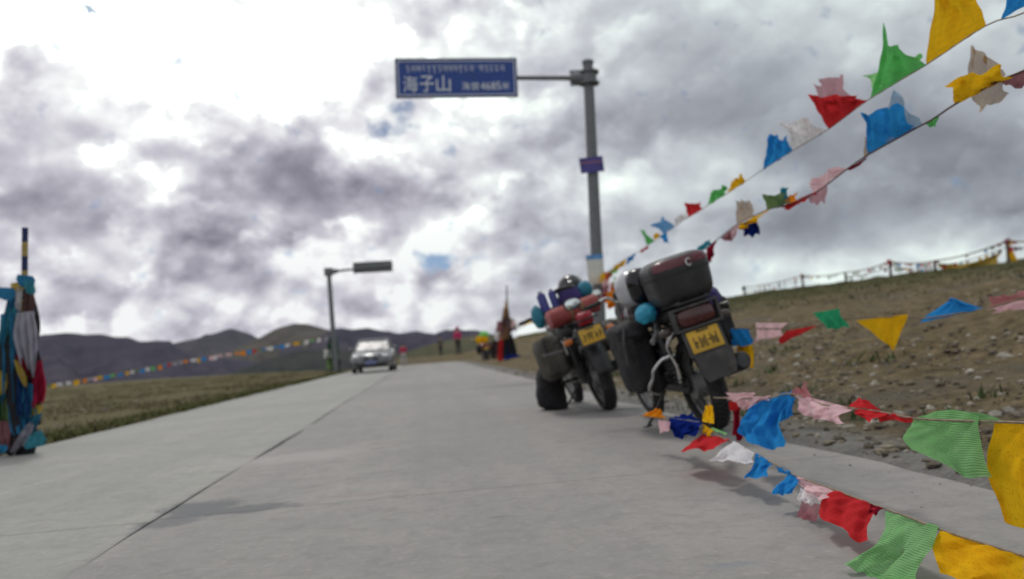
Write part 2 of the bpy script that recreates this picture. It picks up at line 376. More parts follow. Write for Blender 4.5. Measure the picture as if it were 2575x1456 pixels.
# ------------------------------------------------------------------ terrain
XL, XJ, XR = -3.78, -1.18, 1.93        # road edges and middle joint
ROAD_END = 51.0
def gz(x, y):
    x = np.asarray(x, float); y = np.asarray(y, float)
    z = np.zeros(np.broadcast(x, y).shape)
    # bank on the right
    prof = np.interp(x, [-1e4, 2.35, 2.9, 3.6, 4.6, 5.4, 8, 12, 20, 26, 30, 45, 80, 1e4], [0, 0, .06, .20, .36, .50, .86, 1.35, 2.15, 2.60, 2.72, 2.6, .5, -20])
    ridge = np.interp(y, [-1e4, 5, 28, 60, 190, 260, 330, 600, 1e4], [.95, .98, 1.0, 1.27, 1.35, 1.1, .3, -1, -3])
    z = z+prof*ridge
    inb = sstep(2.6, 4.5, x)
    led = sstep(0, .35, x-4.75-.16*(y-3.2)+.35*(fbm(y*.9, x*.1, 3, 5)-.5))
    z = z+inb*(.12*led*np.exp(-((y-6.0)/3.2)**2))
    z = z+inb*((fbm(x*.55, y*.55, 5, 1)-.5)*.38+(fbm(x*2.6, y*2.6, 4, 2)-.45)*.17)
    # turf on the left
    inl = sstep(-3.85, -5.2, x)
    z = z+inl*((fbm(x*.4, y*.4, 4, 8)-.45)*.16+(fbm(x*2.2, y*2.2, 3, 9)-.45)*.06)
    # away on the left the field drops into the valley
    edge = np.interp(x, [-1e4, -30, -8, -4.9, -3, 12, 30, 1e4], [105, 105, 60, 49, 58, 66, 300, 300])
    s_ = np.clip(y-edge, 0, None); lat = np.clip(-x-60, 0, None)
    dep = -70*(1-np.exp(-(s_/95)**1.5))-70*(1-np.exp(-(lat/120)**2))
    # bare earth berm where the road goes over the pass
    berm = .36*sstep(51.0, 54.0, y)*np.exp(-(np.clip(y-58, 0, None)/6)**2)*sstep(-4.5, -2.4, x)*(1-sstep(5, 9, x))
    berm = berm*(.8+.5*fbm(x*.9, y*.9, 3, 4))
    z = z+np.maximum(dep, -75)*(1-sstep(16, 30, x)*(1-sstep(260, 500, y)))+berm
    # bed under the road
    onr = sstep(XL-.16, XL, x)*(1-sstep(XR, XR+.18, x))*(1-sstep(ROAD_END-.4, ROAD_END+.4, y))
    return z*(1-onr)-.055*onr
def axis(dense, lo, hi, grow=1.22):
    a = list(dense); st = dense[1]-dense[0]; s_ = st
    while a[-1] < hi: s_ *= grow; a.append(a[-1]+s_)
    s_ = st
    while a[0] > lo: s_ *= grow; a.insert(0, a[0]-s_)
    return np.array(a)
xs = axis(np.concatenate([np.arange(-14, -3.9, .3), np.arange(-3.9, -3.6, .04), np.arange(-3.6, 1.8, .6), np.arange(1.8, 2.3, .06), np.arange(2.3, 14, .16), np.arange(14, 30, .4)]), -2500, 2500)
ys = axis(np.concatenate([np.arange(0.5, 16, .16), np.arange(16, 66, .4)]), -60, 7500)
XX, YY = np.meshgrid(xs, ys); ZZ = gz(XX, YY)
def gridmesh(name, X, Y, Z):
    ny, nx = X.shape
    vs = np.stack([X, Y, Z], -1).reshape(-1, 3)
    i = np.arange(ny*nx).reshape(ny, nx)
    fs = np.stack([i[:-1, :-1], i[:-1, 1:], i[1:, 1:], i[1:, :-1]], -1).reshape(-1, 4)
    me = bpy.data.meshes.new(name); me.from_pydata(vs.tolist(), [], fs.tolist())
    me.polygons.foreach_set('use_smooth', [True]*len(me.polygons)); return me
gm = bpy.data.materials.new('bare_earth_and_turf'); gm.use_nodes = True
nt = gm.node_tree; k = NM(nt); b = nt.nodes['Principled BSDF']
geo = N(nt, 'ShaderNodeNewGeometry'); pos = geo.outputs['Position']; sx = N(nt, 'ShaderNodeSeparateXYZ'); lk(nt, pos, sx.inputs[0])
na = k.noise(pos, .55, 6, .6, .4); nb = k.noise(pos, 6, 5, .65); nc = k.noise(pos, 38, 4, .6)
earth = k.ramp(nb, [(.30, (.058, .042, .019)), (.5, (.125, .093, .044)), (.70, (.225, .172, .092))])
earth = k.mix(k.ramp(nc, [(.55, 0.0), (.68, .6)]), earth, (.24, .215, .17))
earth = k.mix(k.ramp(na, [(.52, 0.0), (.66, .7)]), earth, (.105, .097, .078))
turf = k.ramp(nb, [(.25, (.058, .056, .020)), (.5, (.108, .096, .038)), (.78, (.18, .152, .075))])
turf = k.mix(k.ramp(nc, [(.6, 0.0), (.7, .7)]), turf, (.17, .15, .105))
gl = k.m('MULTIPLY', k.m('MULTIPLY', k.m('SUBTRACT', -3.9, sx.outputs[0]), 2.0, clamp=True), k.ramp(k.noise(pos, 1.3, 5, .6), [(.40, .25), (.52, 1.0)]))
gr = k.m('MULTIPLY', k.m('ADD', k.m('MULTIPLY', k.m('SUBTRACT', sx.outputs[2], 1.35), 1.3), k.m('MULTIPLY', k.m('SUBTRACT', na, .5), 3.0)), 1.0, clamp=True)
bturf = k.ramp(nb, [(.25, (.036, .038, .012)), (.5, (.070, .068, .022)), (.78, (.13, .112, .05))])
c = k.mix(gr, k.mix(gl, earth, turf), k.mix(gl, bturf, turf))
shd = k.m('MULTIPLY', k.m('SUBTRACT', 2.75, k.m('ADD', sx.outputs[0], k.m('MULTIPLY', na, .5))), 4.0, clamp=True)
shd = k.m('MULTIPLY', k.m('MULTIPLY', shd, k.m('GREATER_THAN', sx.outputs[0], 1.0)), k.m('LESS_THAN', sx.outputs[1], 50.0))
c = k.mix(shd, c, k.ramp(nb, [(.3, (.13, .125, .115)), (.7, (.24, .23, .21))]))
lk(nt, c, b.inputs['Base Color']); b.inputs['Roughness'].default_value = .95; b.inputs['Specular IOR Level'].default_value = .2
bn = N(nt, 'ShaderNodeBump'); bn.inputs['Strength'].default_value = 1.0; bn.inputs['Distance'].default_value = .07
lk(nt, k.m('ADD', nb, k.m('MULTIPLY', nc, .5)), bn.inputs['Height']); lk(nt, bn.outputs[0], b.inputs['Normal'])
me = gridmesh('ground', XX, YY, ZZ); me.materials.append(gm); link('ground', me, kind='structure')

# ------------------------------------------------------------------ road: concrete slabs on a dark bed
cm = bpy.data.materials.new('worn_concrete'); cm.use_nodes = True
nt = cm.node_tree; k = NM(nt); b = nt.nodes['Principled BSDF']
pos = N(nt, 'ShaderNodeNewGeometry').outputs['Position']; sx = N(nt, 'ShaderNodeSeparateXYZ'); lk(nt, pos, sx.inputs[0])
na = k.noise(pos, .35, 5, .55, .5); nb = k.noise(pos, 3.2, 6, .62, .6); nc = k.noise(pos, 60, 3, .6)
mp = N(nt, 'ShaderNodeMapping'); mp.inputs['Scale'].default_value = (2.6, .55, 1); lk(nt, pos, mp.inputs[0]); nd = k.noise(mp.outputs[0], 1.4, 5, .6, .8)
c = k.ramp(na, [(.28, (.265, .266, .258)), (.5, (.325, .318, .305)), (.72, (.385, .362, .348))])
c = k.mix(k.ramp(nb, [(.3, .35), (.62, 0.0)]), c, (.22, .225, .225))
c = k.mix(k.ramp(nd, [(.56, 0.0), (.74, .5)]), c, (.41, .375, .362))
c = k.mix(k.ramp(nc, [(.3, .25), (.5, 0.0)]), c, (.20, .20, .20))
vo = N(nt, 'ShaderNodeTexVoronoi'); vo.feature = 'DISTANCE_TO_EDGE'; vo.inputs['Scale'].default_value = .38
lk(nt, k.v('ADD', pos, k.v('SCALE', k.v('SUBTRACT', k.noise(pos, 1.6, 5, .65, col=True), (.5, .5, .5)), .9)), vo.inputs['Vector'])
crk = k.m('MULTIPLY', k.ramp(vo.outputs['Distance'], [(.0, .7), (.007, 0.0)]), k.ramp(na, [(.50, 0.0), (.58, 1.0)]))
c = k.mix(crk, c, (.14, .14, .138))
tyre = k.noise(k.xyz(sx.outputs[0], k.m('MULTIPLY', sx.outputs[1], .02), 0.0), 1.9, 3, .5)
c = k.mix(k.ramp(tyre, [(.38, .40), (.55, 0.0)]), c, (.235, .236, .235))
nm_ = k.noise(pos, 1.1, 6, .68, 1.2)
c = k.mix(k.ramp(nm_, [(.34, .45), (.5, 0.0)]), c, (.225, .228, .226))
mo = k.noise(pos, 9.0, 5, .7, .3); mo2 = k.noise(pos, 24.0, 4, .65)
c = k.mix(k.ramp(mo, [(.36, .42), (.52, 0.0)]), c, (.20, .198, .192))
c = k.mix(k.ramp(mo2, [(.52, 0.0), (.68, .35)]), c, (.42, .40, .38))
c = k.mix(1.0, c, (.83, .805, .78), 'MULTIPLY')
left = k.m('MULTIPLY', k.m('SUBTRACT', XJ+.05, sx.outputs[0]), 8.0, clamp=True)
c = k.mix(left, c, k.mix(1.0, c, (1.13, 1.17, 1.14), 'MULTIPLY'))
def stain(px, py, rx, ry, ang, amt, colr):
    g = G(px, py); mpn = N(nt, 'ShaderNodeMapping'); mpn.vector_type = 'TEXTURE'
    mpn.inputs['Location'].default_value = (g.x, g.y, 0); mpn.inputs['Rotation'].default_value = (0, 0, math.radians(ang)); mpn.inputs['Scale'].default_value = (rx, ry, 1e3)
    lk(nt, pos, mpn.inputs[0]); L = k.v('LENGTH', mpn.outputs[0])
    f = k.m('ADD', L, k.m('ADD', k.m('MULTIPLY', k.m('SUBTRACT', nb, .5), 1.7), k.m('MULTIPLY', k.m('SUBTRACT', mo, .5), 1.3)))
    return k.mix(k.ramp(f, [(.55, amt), (1.05, 0.0)]), c, colr)
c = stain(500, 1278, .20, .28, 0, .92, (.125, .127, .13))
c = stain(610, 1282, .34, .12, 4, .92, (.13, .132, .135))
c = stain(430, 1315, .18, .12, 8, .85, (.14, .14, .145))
c = stain(905, 1245, .22, .05, 0, .45, (.25, .20, .185))
c = stain(1245, 1300, .06, .015, 0, .8, (.15, .15, .155))
c = stain(1290, 1255, .05, .02, 0, .5, (.18, .18, .18))
c = stain(100, 1310, .20, .04, 5, .4, (.2, .2, .2))
c = stain(1850, 1420, .10, .03, 0, .5, (.17, .19, .22))
c = stain(740, 1150, .5, .35, 0, .35, (.40, .365, .355))
c = stain(2050, 1370, .07, .03, 0, .5, (.17, .18, .19))
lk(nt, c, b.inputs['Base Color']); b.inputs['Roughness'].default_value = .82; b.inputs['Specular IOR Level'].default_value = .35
bn = N(nt, 'ShaderNodeBump'); bn.inputs['Strength'].default_value = .35; bn.inputs['Distance'].default_value = .006
lk(nt, k.m('ADD', nc, k.m('MULTIPLY', nb, .8)), bn.inputs['Height']); lk(nt, bn.outputs[0], b.inputs['Normal'])
BED = mat('joint_filler', (.10, .097, .094), .95, 0, .3, 5, .3, 40)
road = obj('road', MB().box((( XL+XR)/2, 22, -.048), (XR-XL-.06, 57, .02)), BED, kind='structure', smooth=False)
def slab(x0, x1, y0, y1, sd):
    """A slab with worn, slightly wavy long edges; 0.045 thick."""
    n = max(10, int((y1-y0)/.25)); mb = MB(); vs = []; fs = []
    for i in range(n+1):
        y = y0+(y1-y0)*i/n
        wob = lambda x, a: a*(float(fbm(y*1.1, x, 3, sd))-.45)+.25*a*(float(fbm(y*5.1, x, 2, sd+3))-.4)
        jl = 3.0 if abs(x0-XL) < .1 else 1.3; jr = 3.0 if abs(x1-XR) < .1 else 1.3
        jo = .07*(float(fbm(y*.33, 1.7, 3, 77))-.45)+.03*(float(fbm(y*1.7, 4.1, 3, 78))-.45)
        l = x0+.05*jl*wob(x0, 1.0)+(jo if abs(x0-XJ) < .1 else 0); r = x1+.05*jr*wob(x1+9, 1.0)+(jo if abs(x1-XJ) < .1 else 0)
        for x, z in ((l, -.045), (l, -.004), (l+.012, 0), ((l+r)/2, .0), (r-.012, 0), (r, -.004), (r, -.045)): vs.append((x, y, z))
    for i in range(n):
        for j in range(6): fs.append((i*7+j, i*7+j+1, (i+1)*7+j+1, (i+1)*7+j))
    fs.append(tuple(range(7))); fs.append(tuple(n*7+j for j in range(7)))
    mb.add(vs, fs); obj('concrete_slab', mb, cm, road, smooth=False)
gaps = [-6.0, -1.1, 3.72, 8.6, 13.5, 18.3, 23.2, 28.1, 33.0, 37.9, 42.8, 47.7, ROAD_END]
for i in range(len(gaps)-1):
    g_ = .0035
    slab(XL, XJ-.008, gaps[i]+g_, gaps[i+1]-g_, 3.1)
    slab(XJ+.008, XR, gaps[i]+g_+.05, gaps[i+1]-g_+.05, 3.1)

# ------------------------------------------------------------------ hills
def hillmat(name, c0, c1, c2, sc):
    m = bpy.data.materials.new(name); m.use_nodes = True; nt = m.node_tree; k = NM(nt); b = nt.nodes['Principled BSDF']
    p = N(nt, 'ShaderNodeNewGeometry').outputs['Position']
    n = k.noise(p, sc, 7, .62, .6); n2 = k.noise(p, sc*7, 4, .6)
    c = k.ramp(n, [(.3, c0), (.5, c1), (.72, c2)])
    c = k.mix(k.ramp(n2, [(.4, .45), (.65, 0.0)]), c, c0)
    lk(nt, c, b.inputs['Base Color']); b.inputs['Roughness'].default_value = 1; b.inputs['Specular IOR Level'].default_value = .1
    return m
def hill(name, sky_px, Dst, depth, zb, m, gul, seed, nx=150, nt_=40):
    px = np.array(sky_px, float); xs_ = np.linspace(px[0, 0], px[-1, 0], nx); ysk = np.interp(xs_, px[:, 0], px[:, 1])
    kk = np.array([.25, .5, .25])
    for _ in range(2): ysk[1:-1] = np.convolve(ysk, kk, 'valid')
    ts = np.concatenate([np.linspace(0, 1, nt_), np.linspace(1.06, 1.7, 10)])
    X = np.zeros((len(ts), nx)); Y = X.copy(); Z = X.copy()
    for i in range(nx):
        r = ray(xs_[i], ysk[i]); h = math.hypot(r.x, r.y); ux, uy = r.x/h, r.y/h
        zc = H+Dst*r.z/h
        d = Dst-depth*(1-ts)
        prof = np.where(ts <= 1, 1-(1-np.clip(ts, 0, 1))**1.35*(1.0), 1-(ts-1)*1.4)
        X[:, i] = ux*d; Y[:, i] = uy*d
        u = xs_[i]*Dst/F/(gul*3.0)
        g = (fbm(u+0*ts, ts*1.1, 4, seed)-.47)*gul*3.2*np.clip(ts*(1-ts)*4, 0, 1)
        rough = (fbm(u*3+0*ts, ts*3, 3, seed+20)-.45)*gul*.16*np.clip((1.2-ts)*4, 0, 1)*np.clip(ts*5, 0, 1)
        Z[:, i] = zb+(zc-zb)*prof+g+rough
    me = gridmesh(name, X, Y, Z); me.materials.append(m); link(name, me, kind='structure')
HM1 = hillmat('dark_heath_haze_tint', (.030, .030, .050), (.049, .045, .066), (.088, .074, .088), .006)  # dark heath colour with the blue-violet of distant haze painted in
HM2 = hillmat('grey_scree_slope', (.042, .042, .056), (.068, .066, .080), (.108, .100, .106), .004)
HM3 = hillmat('green_grass_slope', (.040, .044, .026), (.070, .070, .038), (.105, .098, .058), .02)
HM4 = hillmat('dark_grass_slope', (.020, .026, .027), (.033, .037, .036), (.052, .052, .046), .012)
HM5 = hillmat('olive_scree_slope', (.045, .043, .042), (.078, .072, .064), (.125, .112, .092), .006)
hill('hills_peak', [(300, 890), (380, 880), (430, 865), (500, 849), (545, 837), (565, 830), (582, 826), (600, 831), (625, 841), (650, 851), (690, 866), (760, 890), (850, 920)], 4600, 1900, -70, HM2, 42, 11)
hill('hills_shoulder', [(540, 890), (600, 872), (640, 855), (690, 828), (740, 813), (775, 815), (830, 830), (880, 850), (940, 872), (1000, 890)], 3600, 1700, -70, HM5, 55, 31)
hill('hills_dark', [(700, 880), (790, 850), (830, 840), (870, 831), (925, 825), (960, 831), (1000, 838), (1050, 832), (1090, 840), (1120, 835), (1200, 830), (1260, 846), (1340, 862), (1450, 880)], 3000, 1500, -70, HM1, 40, 51)
hill('hills_heath', [(-500, 900), (-200, 880), (0, 860), (95, 848), (150, 837), (200, 839), (265, 842), (320, 852), (380, 866), (430, 884), (500, 893), (600, 903), (720, 922), (830, 945), (900, 956)], 2000, 1300, -70, HM1, 34, 71)
hill('hills_near', [(560, 945), (640, 915), (700, 893), (760, 880), (820, 876), (870, 880), (940, 893), (1010, 905), (1100, 915)], 900, 500, -70, HM4, 12, 91)
hill('hills_green', [(930, 915), (1000, 893), (1060, 872), (1110, 860), (1160, 850), (1215, 838), (1280, 850), (1340, 862), (1420, 880)], 420, 260, -40, HM3, 6, 101)

# ------------------------------------------------------------------ stones, gravel, turf
ico = bmesh.new(); bmesh.ops.create_icosphere(ico, subdivisions=1, radius=1)
IV = np.array([v.co[:] for v in ico.verts]); IF = np.array([[v.index for v in f.verts] for f in ico.faces]); ico.free()
STM = mat('grey_brown_stone', (.15, .128, .096), .9, 0, .4, 5, .3, 30)
STP = mat('pale_stone', (.33, .305, .25), .9, 0, .3, 6, .3, 30)
rs = np.random.RandomState(5)
def stone_me(sd):
    r_ = np.random.RandomState(sd); v = IV*(1+r_.uniform(-.28, .28, (len(IV), 1)))*np.array([1, r_.uniform(.6, .95), r_.uniform(.4, .7)])
    m = bpy.data.meshes.new('stone'); m.from_pydata(v.tolist(), [], IF.tolist()); m.materials.append(STP if sd % 3 == 0 else STM); return m
SMESH = [stone_me(i) for i in range(14)]
def stones(n, fx, smin, smax, label, group):
    for i in range(n):
        x, y = fx(); s_ = smin+(smax-smin)*random.random()**2.6
        z = float(gz(x, y))
        me_ = random.choice(SMESH); pale = me_.materials[0] is STP; big = s_ > smax*.6
        lb = ('large ' if big else 'small ')+('pale' if pale else 'brown')+label
        o = link('stone', me_, loc=(x, y, z-s_*.02), label=lb, cat='stone', group=('larger ' if big else 'small ')+('pale ' if pale else 'brown ')+group)
        o.scale = (s_, s_, s_); o.rotation_euler = (random.uniform(-.3, .3), random.uniform(-.3, .3), random.uniform(0, 6.28))
def bankpos():
    while True:
        px, py = random.uniform(1850, 2620), random.uniform(880, 1130)
        r = ray(px, py); t = 2.0
        while t < 16:
            p = CAM+r*t
            if p.z < float(gz(p.x, p.y)): break
            t += .08
        if t < 16 and p.x > 2.3 and fbm(p.x*.8, p.y*.8, 3, 3) > .38: return p.x, p.y
stones(230, bankpos, .014, .055, ' stone among others on the bare bank beside the road', 'stones strewn over the bare bank')
stones(46, lambda: (random.uniform(-10, -4.2), random.uniform(7, 22)), .02, .09, ' stone lying in the turf beyond the left road edge', 'stones lying in the left turf')
def scatter(name, n, xr, yr, s0, s1, m, keep, seed):
    r_ = np.random.RandomState(seed); N_ = n
    x = r_.uniform(*xr, N_); y = yr[0]+(yr[1]-yr[0])*r_.uniform(0, 1, N_)**1.8
    kp = keep(x, y); x, y = x[kp], y[kp]; n_ = len(x)
    s_ = s0+(s1-s0)*r_.uniform(0, 1, n_)**3
    z = np.where((x > XL) & (x < XR) & (y < ROAD_END), .0, gz(x, y))+s_*.15
    V = IV[None]*(1+r_.uniform(-.3, .3, (n_, len(IV), 1)))*s_[:, None, None]*np.stack([r_.uniform(.7, 1.4, n_), r_.uniform(.7, 1.3, n_), r_.uniform(.4, .8, n_)], -1)[:, None]
    a = r_.uniform(0, 6.28, n_); ca, sa = np.cos(a)[:, None], np.sin(a)[:, None]
    V = np.stack([V[..., 0]*ca-V[..., 1]*sa+x[:, None], V[..., 0]*sa+V[..., 1]*ca+y[:, None], V[..., 2]+z[:, None]], -1)
    fs = (IF[None]+(np.arange(n_)*len(IV))[:, None, None]).reshape(-1, 3)
    me = bpy.data.meshes.new(name); me.from_pydata(V.reshape(-1, 3).tolist(), [], fs.tolist()); me.materials.append(m)
    link(name, me, kind='stuff', label='loose grey brown gravel covering the ground', cat='gravel')
GRM = bpy.data.materials.new('mixed_gravel'); GRM.use_nodes = True
nt = GRM.node_tree; k = NM(nt); b = nt.nodes['Principled BSDF']
gi = N(nt, 'ShaderNodeNewGeometry').outputs['Random Per Island']
lk(nt, k.ramp(gi, [(0, (.06, .05, .036)), (.35, (.11, .09, .06)), (.7, (.19, .16, .11)), (.9, (.32, .29, .23)), (1, (.46, .43, .37))]), b.inputs['Base Color']); b.inputs['Roughness'].default_value = .95
scatter('gravel', 30000, (2.05, 13), (1.5, 24), .006, .034, GRM, lambda x, y: (fbm(x*.7, y*.7, 3, 3) > .30+.25*(x > 7)), 1)
scatter('road_edge_gravel', 800, (1.05, 2.0), (1.6, 18), .002, .009, GRM, lambda x, y: np.random.RandomState(2).uniform(0, 1, len(x)) < ((x-1.05)/.9)**3, 7)
scatter('verge_gravel', 2600, (-12, -3.85), (5, 30), .008, .04, GRM, lambda x, y: fbm(x*.7, y*.7, 3, 13) > .42, 2)
def grass(name, pts, h0, h1, cols, seed, label):
    r_ = np.random.RandomState(seed); n = len(pts); x, y = pts[:, 0], pts[:, 1]; z = gz(x, y)-.005
    h = r_.uniform(h0, h1, n)*np.where(r_.uniform(0, 1, n) < .12, 1.5, 1); a = r_.uniform(0, 6.28, n); wd = r_.uniform(.004, .011, n)*(1+y/14); ln = r_.uniform(.2, .9, n)*h; b_ = a+r_.uniform(1, 2, n)
    p0 = np.stack([x-np.cos(a)*wd, y-np.sin(a)*wd, z], -1); p1 = np.stack([x+np.cos(a)*wd, y+np.sin(a)*wd, z], -1)
    p2 = np.stack([x+np.cos(b_)*ln*.4+np.cos(a)*wd*.6, y+np.sin(b_)*ln*.4+np.sin(a)*wd*.6, z+h*.6], -1); p3 = np.stack([x+np.cos(b_)*ln, y+np.sin(b_)*ln, z+h], -1)
    V = np.stack([p0, p1, p2, p3], 1).reshape(-1, 3); i = np.arange(n)*4
    fs = np.concatenate([np.stack([i, i+1, i+2], -1), np.stack([i, i+2, i+3], -1)])
    m = bpy.data.materials.new(name); m.use_nodes = True; nt = m.node_tree; k = NM(nt); b = nt.nodes['Principled BSDF']
    gi = N(nt, 'ShaderNodeNewGeometry').outputs['Random Per Island']
    lk(nt, k.ramp(gi, list(zip((0, .4, .75, 1), cols))), b.inputs['Base Color']); b.inputs['Roughness'].default_value = .9
    me = bpy.data.meshes.new(name); me.from_pydata(V.tolist(), [], fs.tolist()); me.materials.append(m)
    link(name, me, kind='stuff', label=label, cat='grass')
def clump(n, xf, yf, seed, sp=.10):
    r_ = np.random.RandomState(seed); cx = xf(r_, n//14); cy = yf(r_, n//14)
    i = r_.randint(0, len(cx), n); return np.stack([cx[i]+r_.normal(0, sp, n), cy[i]+r_.normal(0, sp, n)], -1)
gp = clump(90000, lambda r, n: -3.75-26*r.uniform(0, 1, n)**1.9, lambda r, n: 5.5+64*r.uniform(0, 1, n)**1.8, 3, .22)
gp = gp[fbm(gp[:, 0]*.8, gp[:, 1]*.5, 4, 21) > .40]
gp = gp[gp[:, 0] < XL-.03+.06*np.sin(gp[:, 1]*3)]
grass('grass', gp, .015, .05, [(.085, .072, .030), (.125, .104, .048), (.175, .14, .075), (.26, .21, .125)], 4, 'short olive brown tundra turf beside the left road edge')
gpv = clump(9000, lambda r, n: XL-.04-.45*r.uniform(0, 1, n)**1.6, lambda r, n: 5.5+36*r.uniform(0, 1, n)**1.5, 13, .06)
gpv = gpv[gpv[:, 0] < XL-.02+.05*np.sin(gpv[:, 1]*3.3)]
grass('verge_grass', gpv, .03, .085, [(.05, .062, .014), (.085, .10, .024), (.13, .135, .04), (.19, .17, .075)], 14, 'greener fringe of grass along the left road edge')
gp2 = clump(60000, lambda r, n: 9+19*r.uniform(0, 1, n)**.8, lambda r, n: 6+64*r.uniform(0, 1, n)**1.3, 5, .45)
grass('bank_grass', gp2, .02, .065, [(.036, .046, .010), (.064, .071, .019), (.10, .097, .034), (.16, .145, .07)], 6, 'short olive turf along the top of the bank')
gp3 = clump(420, lambda r, n: r.uniform(2.1, 4.2, n), lambda r, n: r.uniform(4, 13, n), 8, .06)
grass('weed_grass', gp3, .03, .10, [(.03, .07, .015), (.06, .10, .025), (.10, .11, .04), (.16, .14, .06)], 9, 'sparse green weeds growing at the foot of the bank')

# ------------------------------------------------------------------ cloth
def cloth(name, colr, quad, parent=None, amp=.02, seed=0, n=12, fold=1.0, label=None, roll=0.0, hang=0.0, pinch=None, bot=None, top=0.0, **k):
    """A rippled cloth: quad = A, B on the string, then C, D on the free edge, each (x, y, depth)."""
    A, B, C, Dd = [P(*p) for p in quad]; rn = random.Random(seed*13+5)
    nrm = (B-A).cross(Dd-A)
    vd = ((A+B+C+Dd)/4-CAM).normalized()
    nrm = nrm.normalized() if nrm.length > 1e-9 else -vd
    if nrm.dot(vd) > 0: nrm = -nrm
    nrm = (nrm*.25-vd).normalized()               # the wind carries the folds to and fro across the rope
    size = ((B-A).length+(C-Dd).length+(Dd-A).length+(C-B).length)/4; a = amp*size/.25
    ph = [rn.uniform(0, 6.28) for _ in range(8)]; fu = rn.uniform(1.3, 2.4)*fold; fv = rn.uniform(.5, 1.3); sk = rn.uniform(-1.2, 1.2)
    pl, pr_ = (rn.uniform(-.07, .13), rn.uniform(-.07, .13)) if pinch is None else pinch
    bt = rn.uniform(-.14, .10) if bot is None else bot; sw = rn.uniform(-.16, .16); tw = rn.uniform(-.5, .5)
    dn = (Dd+C-A-B)/2; ab = B-A; vs = []; fs = []; uvs = []
    for j in range(n+1):
        v = j/n
        for i in range(n+1):
            u = i/n
            bs = math.sin(math.pi*v)
            uu = u+bs*(pl*(1-u)**2-pr_*u**2)+sw*.5*math.sin(math.pi*2*v)*v+.05*math.sin(5.2*v+4.4*u+ph[7])*v
            vv = v+(bt*v*v+.05*math.sin(4.1*u+3.3*v+ph[6])*v)*1.0*math.sin(math.pi*u)**.8-.035*v*math.sin(6.28*fu*u+ph[0]+1.1)
            if top: vv -= top*(1-v)*math.sin(math.pi*u)
            p = (A*(1-uu)+B*uu)*(1-vv)+(Dd*(1-uu)+C*uu)*vv
            ramp = v**.7
            o = math.sin(6.28*(fu*u+sk*v*.6)+ph[0])*(.25+.75*ramp)+.45*math.sin(6.28*(2.1*fu*u-1.1*sk*v)+ph[1])*ramp+.5*math.sin(6.28*fv*v+ph[2]+1.3*u)*ramp+.22*math.sin(6.28*(3.7*u+2.9*v)+ph[3])
            p = p+nrm*(a*o)
            e = .020*size
            p = p+(Dd-A).normalized()*(e*math.sin(6.28*1.4*u+ph[4])*v*1.2+e*.35*math.sin(6.28*2.6*u+ph[5])*v)+(B-A).normalized()*(e*math.sin(6.28*1.1*v+ph[6])*v*(1 if u > .5 else -1)*1.5)
            if roll: p = p+nrm*(-roll*size*math.sin(math.pi*u)*(.3+.7*v))
            if hang: p = p-Vector((0, 0, hang*size*math.sin(math.pi*u)*(1-v)))
            vs.append(p); uvs.append((u, v))
    for j in range(n):
        for i in range(n): fs.append((j*(n+1)+i, j*(n+1)+i+1, (j+1)*(n+1)+i+1, (j+1)*(n+1)+i))
    org = (A+B)/2
    me = bpy.data.meshes.new(name); me.from_pydata([tuple(p-org) for p in vs], [], fs)
    ul = me.uv_layers.new(name='UVMap')
    for l in me.loops: ul.data[l.index].uv = uvs[l.vertex_index]
    me.polygons.foreach_set('use_smooth', [True]*len(me.polygons)); me.materials.append(CL[colr] if isinstance(colr, str) else colr)
    o = bpy.data.objects.new(name, me); COL.objects.link(o)
    if parent is not None:
        o.parent = parent; o.location = org-parent.location
    else: o.location = org
    tag(o, label, **k); return o
FL = {'blue': 'blue', 'navy': 'navy blue', 'sky': 'light blue', 'yellow': 'yellow', 'orange': 'orange', 'green': 'green', 'lime': 'pale green', 'olive': 'olive green', 'net': 'pale green ribbed knit', 'red': 'red', 'crimson': 'dark red',
      'pink': 'pink', 'white': 'white', 'thinpink': 'thin see-through pink', 'tan': 'thin see-through tan', 'thinblue': 'thin pale blue', 'teal': 'teal', 'mauve': 'mauve', 'jade': 'jade green', 'grey': 'grey', 'brown': 'brown', 'darkcloth': 'black', 'dkgreen': 'dark green'}
def string(name, label, rope_px, dfun, flags, rope_r, rope_m, group=None, sd=0):
    pts = [P(x, y, dfun(x)) for x, y in rope_px]
    t = empty(name, loc=pts[len(pts)//2], label=label, cat='prayer flags', group=group)
    mb = MB().tube([p-t.location for p in pts], rope_r, 6, smooth=4)
    obj('rope', mb, rope_m, t)
    for i, fl in enumerate(flags):
        colr, qd = fl[0], fl[1]; kw = fl[2] if len(fl) > 2 else {}
        off = kw.pop('off', (0, 0)); so = kw.pop('dofs', 0.0)
        ax = [qd[0][0], qd[1][0], qd[1][0], qd[0][0]]
        q4 = [(qd[j][0], qd[j][1], dfun(ax[j])+so+(0 if j < 2 else off[j-2])) for j in range(4)]
        kw.setdefault('amp', .032); kw.setdefault('seed', sd*50+i); kw.setdefault('n', 16)
        cloth('flag', colr, q4, t, label=FL[colr]+' cloth flag', **kw)
    return t
K12 = 3600.0
d1 = lambda x: K12/(max(x, 1490)-1300)
